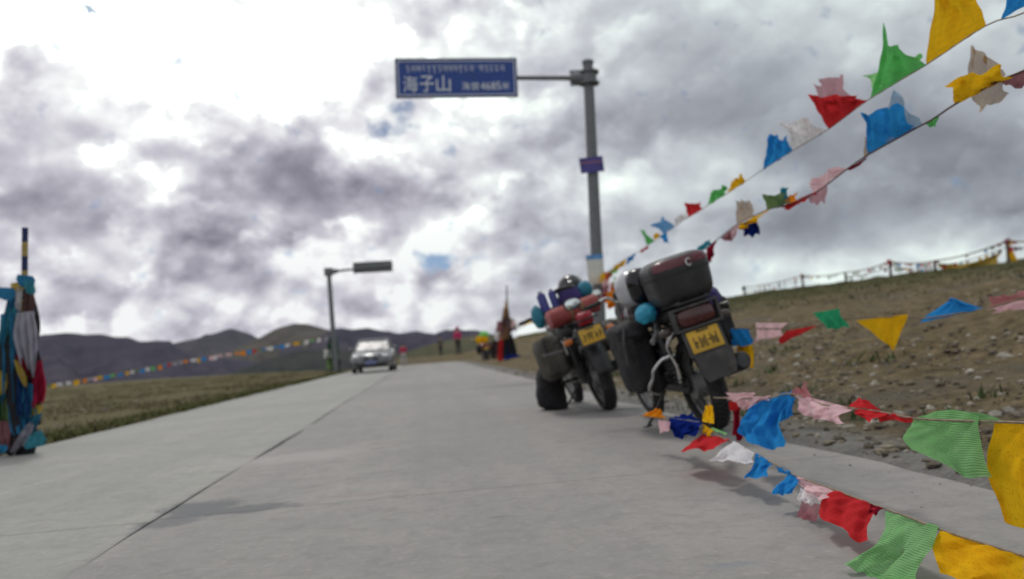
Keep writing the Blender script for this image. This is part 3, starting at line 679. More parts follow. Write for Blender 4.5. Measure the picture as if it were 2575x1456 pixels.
string('prayer_flag_string', 'topmost flag rope, from the sign pole to the top right corner, flags blown upward',
 [(2700, -50), (2575, 32), (2478, 65), (2329, 163), (2182, 252), (2085, 324), (1991, 380), (1918, 427), (1826, 488), (1730, 547), (1637, 612), (1571, 652), (1510, 690)], d1, [
 ('blue', [(2515, 52), (2650, -30), (2640, -120), (2522, -40)], dict(off=(.1, .05))),
 ('yellow', [(2329, 163), (2480, 64), (2440, -30), (2346, -45)], dict(off=(.15, .05), amp=.02)),
 ('green', [(2187, 250), (2329, 163), (2262, 128), (2221, 60)], dict(off=(.1, .1), amp=.022)),
 ('lime', [(2200, 238), (2322, 168), (2318, 135), (2172, 190)], dict(off=(.2, .25), amp=.02, dofs=.04)),
 ('red', [(2083, 325), (2182, 252), (2150, 238), (2022, 236)], dict(off=(.12, .1))),
 ('thinpink', [(2075, 318), (2172, 256), (2122, 190), (2040, 212)], dict(off=(.3, .3), dofs=.06)),
 ('white', [(1995, 378), (2082, 326), (2030, 300), (1955, 312)], dict(off=(.2, .2))),
 ('blue', [(1918, 428), (1992, 381), (1978, 343), (1936, 340)], dict(off=(.15, .15))),
 ('yellow', [(1826, 488), (1872, 460), (1864, 437), (1842, 453)], dict(off=(.2, .2))),
 ('green', [(1780, 518), (1827, 488), (1824, 466), (1786, 480)], dict(off=(.2, .2))),
 ('red', [(1732, 547), (1768, 526), (1764, 509), (1724, 513)], dict(off=(.2, .2))),
 ('white', [(1697, 570), (1730, 548), (1722, 532), (1692, 548)], dict(off=(.2, .2))),
 ('sky', [(1668, 588), (1697, 570), (1668, 546), (1638, 562)], dict(off=(.2, .2))),
 ('blue', [(1658, 594), (1676, 583), (1686, 612), (1670, 608)], dict(off=(.1, .1))),
 ('yellow', [(1645, 604), (1660, 594), (1656, 584), (1644, 588)], dict(off=(.1, .1))),
 ('green', [(1626, 618), (1646, 606), (1626, 590), (1611, 573)], dict(off=(.2, .2))),
 ('red', [(1609, 631), (1630, 618), (1632, 624), (1612, 636)], dict(off=(.1, .1))),
 ('blue', [(1576, 650), (1600, 636), (1592, 652), (1578, 664)], dict(off=(.1, .1))),
 ('yellow', [(1541, 672), (1575, 651), (1572, 664), (1540, 684)], dict(off=(.1, .1))),
 ('lime', [(1530, 682), (1552, 668), (1556, 684), (1532, 696)], dict(off=(.1, .1), dofs=.05)),
 ('red', [(1520, 688), (1540, 676), (1540, 694), (1524, 702)], dict(off=(.1, .1), dofs=.1)),
 ('yellow', [(1505, 694), (1522, 684), (1524, 704), (1506, 710)], dict(off=(.1, .1))),
 ], .0026, ROPEM, sd=1)
d2 = lambda x: K12/(max(x, 1490)-1300)+.15
string('prayer_flag_string', 'rope of twisted flags under the topmost one, running down behind the black top box',
 [(2700, 120), (2575, 178), (2497, 210), (2402, 262), (2345, 300), (2304, 322), (2182, 390), (2129, 426), (2047, 486), (1966, 519), (1935, 526), (1857, 562), (1800, 605), (1770, 628), (1690, 668), (1580, 712), (1510, 742)], d2, [
 ('mauve', [(2500, 205), (2600, 168), (2590, 215), (2535, 218)], dict(off=(.1, .1))),
 ('yellow', [(2400, 264), (2548, 192), (2510, 160), (2382, 208)], dict(off=(-.15, -.15), amp=.04, fold=.8)),
 ('tan', [(2420, 250), (2528, 190), (2515, 158), (2436, 115)], dict(off=(.3, .3))),
 ('tan', [(2440, 242), (2530, 196), (2535, 240), (2458, 280)], dict(off=(.1, .1))),
 ('green', [(2328, 312), (2362, 292), (2352, 318), (2338, 322)], dict(off=(.02, .02), amp=.03)),
 ('blue', [(2180, 390), (2304, 322), (2252, 264), (2164, 280)], dict(off=(-.1, -.1), amp=.03, roll=.12)),
 ('thinblue', [(2230, 360), (2320, 312), (2300, 290), (2240, 225)], dict(off=(.3, .3))),
 ('tan', [(2172, 396), (2190, 386), (2194, 350), (2178, 340)], dict(off=(.1, .1))),
 ('crimson', [(2128, 428), (2184, 392), (2186, 398), (2132, 434)], dict(off=(.0, .0))),
 ('pink', [(2046, 487), (2126, 426), (2112, 414), (2036, 456)], dict(off=(.15, .15), amp=.03)),
 ('thinpink', [(2030, 495), (2080, 466), (2076, 512), (2042, 516)], dict(off=(.15, .15))),
 ('red', [(1964, 521), (2066, 474), (2062, 482), (1972, 532)], dict(off=(.05, .05))),
 ('orange', [(1976, 516), (2004, 504), (2004, 486), (1980, 494)], dict(off=(.1, .1))),
 ('teal', [(1960, 520), (1985, 508), (1984, 470), (1964, 472)], dict(off=(.2, .2))),
 ('olive', [(1928, 530), (1972, 514), (1974, 488), (1914, 490)], dict(off=(-.1, -.1), amp=.025)),
 ('yellow', [(1862, 562), (1938, 526), (1900, 556), (1862, 580)], dict(off=(-.12, -.12), amp=.035)),
 ('navy', [(1854, 568), (1904, 545), (1908, 590), (1872, 592)], dict(off=(.1, .1))),
 ('tan', [(1852, 562), (1892, 545), (1890, 505), (1850, 508)], dict(off=(.3, .3))),
 ('pink', [(1818, 592), (1856, 564), (1850, 600), (1828, 606)], dict(off=(.1, .1))),
 ('mauve', [(1812, 598), (1840, 578), (1842, 606), (1818, 604)], dict(off=(.0, .0))),
 ('teal', [(1762, 632), (1790, 612), (1786, 600), (1750, 622)], dict(off=(.1, .1))),
 ('crimson', [(1776, 624), (1802, 602), (1794, 640), (1782, 668)], dict(off=(.0, .0))),
 ('yellow', [(1535, 730), (1572, 715), (1572, 742), (1538, 752)], dict(off=(.1, .1))),
 ('lime', [(1545, 726), (1580, 710), (1584, 728), (1552, 744)], dict(off=(.2, .2))),
 ('red', [(1505, 744), (1530, 732), (1532, 756), (1508, 764)], dict(off=(.1, .1))),
 ('orange', [(1522, 738), (1560, 722), (1560, 762), (1526, 774)], dict(off=(.2, .2))),
 ('yellow', [(1556, 718), (1582, 708), (1580, 734), (1557, 744)], dict(off=(.1, .1), dofs=0.30)),
 ('pink', [(1516, 700), (1536, 692), (1534, 714), (1517, 722)], dict(off=(.1, .1), dofs=0.20)),
 ('lime', [(1540, 700), (1564, 690), (1562, 714), (1541, 724)], dict(off=(.1, .1), dofs=0.30)),
 ('mauve', [(1512, 722), (1530, 715), (1528, 741), (1513, 748)], dict(off=(.1, .1), dofs=0.40)),
 ('yellow', [(1562, 742), (1588, 732), (1586, 762), (1563, 772)], dict(off=(.1, .1), dofs=0.50)),
 ('white', [(1578, 722), (1604, 712), (1602, 742), (1579, 752)], dict(off=(.1, .1), dofs=0.30)),
 ('red', [(1534, 712), (1550, 706), (1548, 728), (1535, 734)], dict(off=(.1, .1), dofs=0.50)),
 ('orange', [(1530, 750), (1558, 739), (1556, 763), (1531, 774)], dict(off=(.1, .1), dofs=0.60)),
 ('green', [(1566, 732), (1584, 725), (1582, 749), (1567, 756)], dict(off=(.1, .1), dofs=0.60)),
 ('white', [(1600, 700), (1626, 690), (1624, 716), (1601, 726)], dict(off=(.1, .1), dofs=0.30)),
 ('yellow', [(1592, 690), (1614, 681), (1612, 697), (1593, 706)], dict(off=(.1, .1), dofs=0.50)),
 ('sky', [(1612, 690), (1636, 680), (1634, 702), (1613, 712)], dict(off=(.1, .1), dofs=0.40)),
 ], .0042, ROPED, sd=2)
d3 = lambda x: 5.4-(x-1850)/725*1.0
string('prayer_flag_string', 'rope of limp flags across the bare bank beside the near motorcycle',
 [(1800, 826), (1880, 826), (1980, 826), (2050, 808), (2140, 800), (2285, 796), (2330, 800), (2476, 776), (2575, 748), (2700, 715)], d3, [
 ('blue', [(1822, 824), (1882, 826), (1898, 860), (1842, 870)], dict(off=(-.08, -.08), amp=.03)),
 ('yellow', [(1852, 862), (1892, 866), (1896, 928), (1872, 922)], dict(off=(0, 0), dofs=.05)),
 ('crimson', [(1846, 852), (1880, 852), (1884, 884), (1856, 884)], dict(off=(0, 0), dofs=.06)),
 ('pink', [(1900, 812), (1982, 812), (1964, 846), (1896, 866)], dict(off=(.1, .1), amp=.025)),
 ('red', [(1978, 832), (2056, 818), (2020, 838), (1954, 867)], dict(off=(.05, .05), amp=.03)),
 ('jade', [(2044, 787), (2110, 776), (2136, 824), (2076, 828)], dict(off=(-.08, -.08), amp=.03)),
 ('yellow', [(2154, 806), (2283, 790), (2250, 872), (2234, 866)], dict(off=(-.06, -.06), amp=.02)),
 ('blue', [(2312, 812), (2478, 776), (2400, 750), (2388, 752)], dict(off=(.08, .08), amp=.02)),
 ('pink', [(2482, 778), (2640, 736), (2640, 770), (2500, 786)], dict(off=(-.05, -.05))),
 ('thinpink', [(2486, 776), (2620, 738), (2560, 736), (2490, 748)], dict(off=(.1, .1))),
 ], .004, ROPEM, sd=3)
d4 = lambda x: np.interp(x, [1780, 1870, 1930, 2040, 2200, 2300, 2480, 2640, 2760], [4.3, 3.9, 3.5, 3.1, 2.7, 2.35, 2.05, 1.85, 1.75])
string('prayer_flag_string', 'low rope with a big pale green flag above the right road edge',
 [(1795, 1000), (1860, 1002), (1935, 1000), (1990, 990), (2070, 1018), (2137, 1026), (2217, 1036), (2300, 1052), (2410, 1058), (2500, 1060), (2575, 1063), (2760, 1070)], d4, [
 ('pink', [(1818, 998), (1936, 996), (1930, 1006), (1872, 1028)], dict(off=(-.05, -.05))),
 ('pink', [(1822, 988), (1900, 988), (1880, 1004), (1830, 1008)], dict(off=(.1, .1), dofs=.1)),
 ('crimson', [(1838, 1012), (1862, 1012), (1868, 1100), (1842, 1095)], dict(off=(0, 0), dofs=.1)),
 ('red', [(1832, 1010), (1858, 1006), (1858, 1030), (1834, 1036)], dict(off=(0, 0), dofs=.02)),
 ('blue', [(1912, 1008), (1992, 980), (1982, 1120), (1856, 1092)], dict(off=(-.14, -.05), amp=.045, n=22, pinch=(-.16, .22), bot=.10, roll=.14)),
 ('blue', [(1962, 990), (2000, 1000), (1996, 1046), (1956, 1064)], dict(off=(.1, .1), dofs=.05)),
 ('pink', [(1990, 988), (2150, 1028), (2120, 1062), (2016, 1040)], dict(off=(-.1, -.1), amp=.03, n=16, bot=.12)),
 ('thinpink', [(1988, 990), (2046, 1008), (2028, 958), (1990, 980)], dict(off=(.1, .1))),
 ('red', [(2137, 1024), (2235, 1040), (2192, 1068), (2150, 1040)], dict(off=(-.05, -.05), amp=.03)),
 ('red', [(2134, 1022), (2215, 1032), (2180, 1006), (2160, 1000)], dict(off=(.06, .06), amp=.02)),
 ('red', [(2210, 1032), (2302, 1050), (2296, 1060), (2210, 1056)], dict(off=(0, 0), amp=.02)),
 ('net', [(2302, 1050), (2462, 1046), (2498, 1208), (2296, 1130)], dict(off=(-.10, -.14), amp=.020, n=28, roll=.40, top=.20, pinch=(-.14, .06), bot=.04)),
 ('net', [(2440, 1036), (2520, 1056), (2500, 1066), (2436, 1060)], dict(off=(.10, .10), amp=.006, top=.2)),
 ('yellow', [(2500, 1064), (2690, 1068), (2690, 1400), (2520, 1300)], dict(off=(-.05, .02), amp=.024, n=24, roll=.10, pinch=(-.16, 0), bot=.06)),
 ], .0035, ROPEM, sd=4)
d5 = lambda x: np.interp(x, [1610, 1700, 1800, 1900, 1990, 2100, 2220, 2360, 2560, 2750], [4.5, 4.25, 3.7, 3.2, 2.85, 2.5, 2.2, 1.92, 1.62, 1.45])
string('prayer_flag_string', 'lowest flag rope just above the concrete, from the near rear wheel to the bottom corner',
 [(1610, 1046), (1690, 1056), (1760, 1070), (1800, 1092), (1885, 1136), (1950, 1168), (2000, 1196), (2100, 1232), (2217, 1276), (2290, 1302), (2360, 1330), (2530, 1384), (2640, 1418), (2760, 1455)], d5, [
 ('orange', [(1616, 1046), (1676, 1052), (1664, 1030), (1646, 1026)], dict(off=(0, 0))),
 ('pink', [(1654, 1056), (1690, 1060), (1684, 1082), (1656, 1090)], dict(off=(-.05, -.05), amp=.03)),
 ('navy', [(1680, 1050), (1768, 1064), (1756, 1094), (1694, 1100)], dict(off=(-.1, -.1), amp=.04)),
 ('navy', [(1682, 1050), (1766, 1060), (1746, 1040), (1700, 1046)], dict(off=(.1, .1), amp=.02)),
 ('yellow', [(1768, 1066), (1796, 1084), (1784, 1098), (1766, 1092)], dict(off=(0, 0))),
 ('yellow', [(1766, 1060), (1796, 1066), (1792, 1020), (1772, 1020)], dict(off=(.3, .3))),
 ('lime', [(1790, 1074), (1830, 1090), (1828, 1096), (1792, 1082)], dict(off=(0, 0), amp=.01)),
 ('red', [(1768, 1092), (1836, 1104), (1800, 1132), (1712, 1134)], dict(off=(-.1, -.15), amp=.025)),
 ('white', [(1845, 1108), (1898, 1140), (1880, 1164), (1788, 1158)], dict(off=(-.1, -.15), amp=.025)),
 ('blue', [(1900, 1138), (1946, 1166), (1926, 1198), (1876, 1204)], dict(off=(-.06, -.06), amp=.04)),
 ('blue', [(1950, 1168), (1990, 1186), (1982, 1194), (1954, 1186)], dict(off=(0, 0), amp=.03)),
 ('blue', [(1984, 1188), (2010, 1202), (1994, 1244), (1942, 1242)], dict(off=(-.06, -.06), amp=.04)),
 ('pink', [(2003, 1196), (2104, 1236), (2062, 1266), (2012, 1222)], dict(off=(-.03, -.03))),
 ('white', [(2012, 1226), (2056, 1250), (2040, 1268), (2004, 1256)], dict(off=(-.06, -.06), dofs=-.02)),
 ('thinpink', [(2016, 1260), (2066, 1268), (2060, 1308), (2004, 1304)], dict(off=(-.02, -.02), dofs=.0)),
 ('red', [(2100, 1232), (2220, 1277), (2186, 1368), (2062, 1300)], dict(off=(-.06, -.05), amp=.026, n=22, pinch=(-.12, .16), bot=.05)),
 ('crimson', [(2190, 1266), (2222, 1278), (2200, 1296), (2180, 1290)], dict(off=(.02, .02), dofs=-.01)),
 ('net', [(2226, 1284), (2360, 1322), (2300, 1470), (2116, 1426)], dict(off=(-.10, -.10), amp=.026, n=26, roll=.18, pinch=(.26, -.04), bot=.04)),
 ('yellow', [(2364, 1334), (2575, 1400), (2590, 1530), (2356, 1440)], dict(off=(-.07, -.10), amp=.02, n=22)),
 ('orange', [(2420, 1356), (2560, 1398), (2500, 1480), (2410, 1420)], dict(off=(.08, .08), dofs=.03)),
 ], .003, ROPEM, sd=5)
tag(cloth('cloth_scrap', 'thinblue', [(208, 12, 6), (226, 14, 6), (244, 32, 6.1), (224, 34, 6.1)], amp=.03, seed=3), 'small pale blue scrap of cloth blowing high in the bright sky', 'cloth scrap')

# ------------------------------------------------------------------ road signs
def textmesh(body, size):
    cu = bpy.data.curves.new('txt', 'FONT'); cu.body = body; cu.size = size; cu.extrude = .003; cu.resolution_u = 2; cu.offset = 0
    o = bpy.data.objects.new('txt', cu); COL.objects.link(o)
    m = bpy.data.meshes.new_from_object(o.evaluated_get(bpy.context.evaluated_depsgraph_get()))
    bpy.data.objects.remove(o); return m
def put_text(body, frame, x0, y0, x1, y1, m, parent, yoff):
    """Lettering stretched into the box x0..x1, y0..y1 on a sign's own axes (u, v, out)."""
    o_, u_, v_, n_ = frame; ws = [.56 if c_.isdigit() else 1.0 for c_ in body]; un = (x1-x0)/sum(ws); xa = x0
    for ch, w_ in zip(body, ws):
        me = textmesh(ch, 1.0); co = np.empty(len(me.vertices)*3); me.vertices.foreach_get('co', co); co = co.reshape(-1, 3)
        lo, hi = co.min(0), co.max(0); gw = un*w_*.86
        for v, c_ in zip(me.vertices, co):
            a = xa+(c_[0]-lo[0])/(hi[0]-lo[0])*gw; b2 = y0+(c_[1]-lo[1])/(hi[1]-lo[1])*(y1-y0)
            v.co = o_+u_*a+v_*b2+n_*(yoff+(.003 if c_[2] > 0 else 0))
        me.materials.clear(); me.materials.append(m); link('letter', me, parent); xa += un*w_
WHITEP = mat('white_reflective_print', (.72, .74, .76), .5, 0, .08, 12)
BLUEP = mat('blue_sign_sheet', (.012, .055, .27), .45, 0, .12, 3, 0, 60)
SYN = 17.2
bp = PY(1500, 640, SYN); tp_ = PY(1478, 158, SYN)
base = bp+(bp-tp_)*((bp.z-float(gz(bp.x, bp.y)))/(tp_.z-bp.z)); base.z = float(gz(base.x, base.y))-.05
sg = empty('road_sign', loc=base, label='tall grey pole with a blue pass-height sign on its long arm, behind the motorcycles', cat='road sign')
L = lambda p: Vector(p)-base
obj('pole', MB().tube([L(base), L(base+(tp_-base)*.5), L(tp_)], [.135, .122, .108], 18), STEEL, sg)
ax = (tp_-base).normalized()
jp = PY(1481, 196, SYN)
mb = MB().tube([L(jp-ax*.16), L(jp+ax*.16)], .165, 18)
for s_ in (-1, 1): mb.tube([L(jp+ax*.12*s_-ax*.02), L(jp+ax*.12*s_+ax*.02)], .22, 18)
obj('flange_collar', mb, STEEL, sg)
al = PY(1296, 196, SYN)
mb = MB().tube([L(jp), L(jp+(al-jp)*.22), L(jp+(al-jp)*.27), L(al), L(PY(1010, 196, SYN)+Vector((0, .10, 0)))], [.13, .11, .055, .045, .035], 14)
obj('arm', mb, STEEL, sg)
mb = MB(); 
for t in (-1, 1): mb.box(tuple(L(jp+(al-jp).normalized()*.22+ax*.1*t)), (.38, .02, .14), (0, 0, 0))
obj('gusset', mb, STEEL, sg)
obj('pole_cap', MB().tube([L(tp_-ax*.02), L(tp_+ax*.04)], .125, 16), STEEL, sg)
def panel(c4, Y):
    tl, tr, br_, bl = [PY(x, y, Y) for x, y in c4]
    o_ = (tl+tr+br_+bl)/4; u_ = ((tr-tl)+(br_-bl)).normalized(); wd = ((tr-tl).length+(br_-bl).length)/2
    v_ = ((tl-bl)+(tr-br_)); v_ = (v_-u_*v_.dot(u_)).normalized(); ht = ((tl-bl).length+(tr-br_).length)/2
    return o_, u_, v_, u_.cross(v_), wd, ht
def slabf(mb, fr, a0, b0, a1, b1, n0, n1):
    o_, u_, v_, n_ = fr
    vs = [o_+u_*a+v_*b2+n_*c2 for a in (a0, a1) for b2 in (b0, b1) for c2 in (n0, n1)]
    return mb.add(vs, [(0, 1, 3, 2), (4, 6, 7, 5), (0, 4, 5, 1), (2, 3, 7, 6), (0, 2, 6, 4), (1, 5, 7, 3)])
o_, u_, v_, n_, wd, ht = panel([(993, 150), (1297, 148), (1300, 241), (1000, 244)], SYN-.16)
fr = (L(o_), u_, v_, n_)
pn = obj('sign_panel', slabf(MB(), fr, -wd/2, -ht/2, wd/2, ht/2, -.02, .0), BLUEP, sg, smooth=False)
mb = MB()
e = .03
for (a0, b0, a1, b1) in ((-wd/2+e, ht/2-e-.018, wd/2-e, ht/2-e), (-wd/2+e, -ht/2+e, wd/2-e, -ht/2+e+.018), (-wd/2+e, -ht/2+e+.018, -wd/2+e+.018, ht/2-e-.018), (wd/2-e-.018, -ht/2+e+.018, wd/2-e, ht/2-e-.018)):
    slabf(mb, fr, a0, b0, a1, b1, .0005, .004)
obj('border', mb, WHITEP, pn, smooth=False)
mb = MB()
for (a0, b0, a1, b1) in ((-wd/2-.02, ht/2, wd/2+.02, ht/2+.02), (-wd/2-.02, -ht/2-.02, wd/2+.02, -ht/2), (-wd/2-.02, -ht/2, -wd/2, ht/2), (wd/2, -ht/2, wd/2+.02, ht/2)):
    slabf(mb, fr, a0, b0, a1, b1, -.04, .012)
obj('rim', mb, STEEL, pn, smooth=False)
put_text('\u6d77\u5b50\u5c71', fr, -wd*.445, -ht*.37, -wd*.035, ht*.06, WHITEP, pn, .001)
put_text('\u6d77\u62d44685\u7c73', fr, wd*.04, -ht*.33, wd*.45, -ht*.12, WHITEP, pn, .001)
# the Tibetan line: strokes hanging from a head line
TG = [[(0, 1, 1, 1), (.2, 1, .2, .3), (.8, 1, .8, 0), (.2, .45, .8, .45)], [(0, 1, .9, 1), (.5, 1, .3, .5), (.3, .5, .8, .4), (.8, .4, .5, -.2)], [(.1, 1, .9, 1), (.85, 1, .85, 0), (.1, .5, .5, .75), (.1, .5, .45, .2)],
      [(0, 1, 1, 1), (.5, 1, .5, -.3), (.1, .6, .5, .6)], [(.1, 1, .9, 1), (.2, 1, .2, .5), (.2, .5, .75, .3), (.75, .3, .2, .0)], [(0, 1, .8, 1), (.7, 1, .2, .5), (.2, .5, .8, .15)], [(.4, .95, .55, .8)]]
rn = random.Random(4); x = -wd*.42; cw = wd*.036; y0 = ht*.17; gh = ht*.15
while x < wd*.40:
    g = rn.choice(TG); gw = cw*(.45 if len(g) == 1 else 1)
    mb = MB()
    for (ax0, ay0, bx0, by0) in g:
        p, r_ = Vector((x+ax0*gw, y0+ay0*gh)), Vector((x+bx0*gw, y0+by0*gh)); dv = (r_-p); nn_ = Vector((-dv.y, dv.x)).normalized()*.0065
        vs = [p+nn_, p-nn_, r_-nn_, r_+nn_]
        mb.add([fr[0]+u_*t_.x+v_*t_.y+n_*.003 for t_ in vs], [(0, 1, 2, 3)])
    obj('letter', mb, WHITEP, pn, smooth=False); x += gw*1.22
PURP = mat('purple_printed_plate', (.055, .045, .22), .45, 0, .5, 3)
o2, u2, v2, n2, w2_, h2_ = panel([(1457, 398), (1516, 392), (1519, 430), (1460, 437)], SYN-.17)
sp_ = obj('small_plate', slabf(MB(), (L(o2), u2, v2, n2), -w2_/2, -h2_/2, w2_/2, h2_/2, -.012, 0), PURP, sg, smooth=False, label='small purple plate strapped halfway up the pole')
obj('plate_band', slabf(MB(), (L(o2), u2, v2, n2), -w2_*.46, h2_*.08, w2_*.46, h2_*.24, .001, .003), mat('mauve_print', (.20, .09, .19), .5), sp_, smooth=False)
obj('clamp_band', MB().tube([L(o2+Vector((0, .17, 0))-ax*.03), L(o2+Vector((0, .17, 0))+ax*.03)], .15, 16), DKMETAL, sg)
o3, u3, v3, n3_, w3, h3 = panel([(1476, 643), (1518, 640), (1521, 712), (1479, 716)], SYN-.2)
bx = obj('notice_board', slabf(MB(), (L(o3), u3, v3, n3_), -w3/2, -h3/2, w3/2, h3/2, -.05, 0), mat('white_painted_board', (.62, .64, .60), .55, 0, .12, 5), sg, smooth=False, label='white notice board with a blue top edge low on the pole')
obj('board_header', slabf(MB(), (L(o3), u3, v3, n3_), -w3/2, h3*.36, w3/2, h3/2+.01, -.06, .006), mat('sky_blue_paint', (.10, .30, .60), .5), bx, smooth=False)

FY = 44.5
fb = G(845, 935); ft = PY(826, 676, fb.y)
s2 = empty('road_sign', loc=fb, label='distant grey pole with a sign board seen from behind, left of the silver car', cat='road sign')
L = lambda p: Vector(p)-fb
obj('pole', MB().tube([L(fb-Vector((0, 0, .3))), L(ft)], [.15, .115], 14), STEEL, s2)
j2 = PY(826, 684, fb.y); a2 = PY(988, 666, fb.y)
obj('flange_collar', MB().tube([L(j2-Vector((0, 0, .2))), L(j2+Vector((0, 0, .2)))], .24, 14), STEEL, s2)
obj('arm', MB().tube([L(j2), L(j2+(a2-j2)*.12), L(j2+(a2-j2)*.16), L(a2)], [.17, .14, .07, .06], 10), STEEL, s2)
o_, u_, v_, n_, wd, ht = panel([(887, 660), (985, 655), (988, 682), (888, 688)], fb.y+.12)
fr = (L(o_), u_, v_, n_)
DKB = mat('weathered_sheet_back', (.24, .242, .245), .6, .3, .2, 3)
pn = obj('sign_panel', slabf(MB(), fr, -wd/2, -ht/2, wd/2, ht/2, -.02, .02), DKB, s2, smooth=False)
for t in (-.34, -.12, .12, .34): obj('stiffener', slabf(MB(), fr, -wd/2+.03, ht*t-.03, wd/2-.03, ht*t+.03, .021, .06), STEEL, pn, smooth=False)
for i, (x0, y0, x1, y1, cc) in enumerate([(824, 850, 850, 858, 'dkgreen'), (822, 862, 852, 905, 'dkgreen'), (818, 890, 850, 925, 'olive'), (830, 870, 846, 915, 'dkgreen'), (828, 905, 856, 936, 'darkcloth'), (814, 880, 838, 900, 'white')]):
    cloth('wrapped_cloth', cc, [(x0, y0, fb.y-.25), (x1, y0-1, fb.y-.25), (x1-1, y1, fb.y-.3), (x0+1, y1+1, fb.y-.3)], s2, amp=.06, seed=400+i, n=6, label=FL[cc]+' cloth tied round the pole')

# far rope of little flags across the valley edge
rn = random.Random(12); fl = []; x = 826.0; cc = ['yellow', 'white', 'red', 'green', 'pink', 'blue', 'white', 'olive', 'orange', 'white', 'grey']
yl = lambda x: np.interp(x, [-40, 130, 300, 470, 640, 826], [982, 966, 938, 905, 878, 846])
i = 0
while x > -20:
    wdt = rn.uniform(7, 15); yy = float(yl(x-wdt)); hh = rn.uniform(6, 12)
    c_ = rn.choice(cc); c_ = {640: 'yellow'}.get(int(x), c_)
    fl.append((c_, [(x-wdt, yy), (x, float(yl(x))), (x+rn.uniform(-3, 2), float(yl(x))+hh), (x-wdt+rn.uniform(-2, 3), yy+hh*rn.uniform(.6, 1.2))], dict(off=(-.1, -.1), n=4, amp=.03)))
    x -= wdt+rn.choice([1, 2, 3, 8]); i += 1
string('prayer_flag_string', 'far rope of tiny flags sloping from the distant pole down to the turf', [(826, 846), (640, 878), (470, 905), (300, 938), (130, 966), (-40, 982)], lambda x: np.interp(x, [-40, 826], [52, 44.0]), fl, .015, ROPEM, sd=9)

# ------------------------------------------------------------------ wrapped posts
POLEW = mat('painted_pole_yellow', (.38, .27, .09), .7, 0, .3, 10)
POLEB = mat('painted_pole_blue', (.012, .025, .11), .7, 0, .3, 10)
pb = G(58, 1140); pt = P(63, 572, 7.35)
wp = empty('prayer_pole', loc=pb, label='blue and yellow banded pole wrapped in faded scarves at the left road edge', cat='prayer pole')
L = lambda p: Vector(p)-pb
for n_, c_ in (('fblue', (.035, .17, .31)), ('fteal', (.05, .22, .27)), ('fred', (.36, .022, .06)), ('fyellow', (.42, .31, .07)), ('fnavy', (.016, .045, .13)), ('fgrey', (.36, .345, .40)), ('fwhite', (.52, .50, .51))):
    CL[n_] = clothmat({'f': 'faded_'}['f']+n_[1:]+'_cloth', c_, .15, pr=.1); FL[n_] = 'faded '+n_[1:]
NB = 16
for i in range(NB):
    a, b_ = pb+(pt-pb)*(i/NB), pb+(pt-pb)*((i+1)/NB)
    if i < 10: continue
    obj('pole_band', MB().tube([L(a), L(b_)], .026, 10), POLEB if i in (11, 13, 15) else POLEW, wp)
obj('pole', MB().tube([L(pb-Vector((0, 0, .05))), L(pb+(pt-pb)*(10/NB))], .028, 10), mat('weathered_wood', (.10, .075, .05), .9, 0, .3, 12), wp)
mb = MB().sq(tuple(L(P(48, 985, 7.42))), (.30, .26, 1.25), .8, 16, 16, .07, 4); obj('cloth_core', mb, CL['darkcloth'], wp)
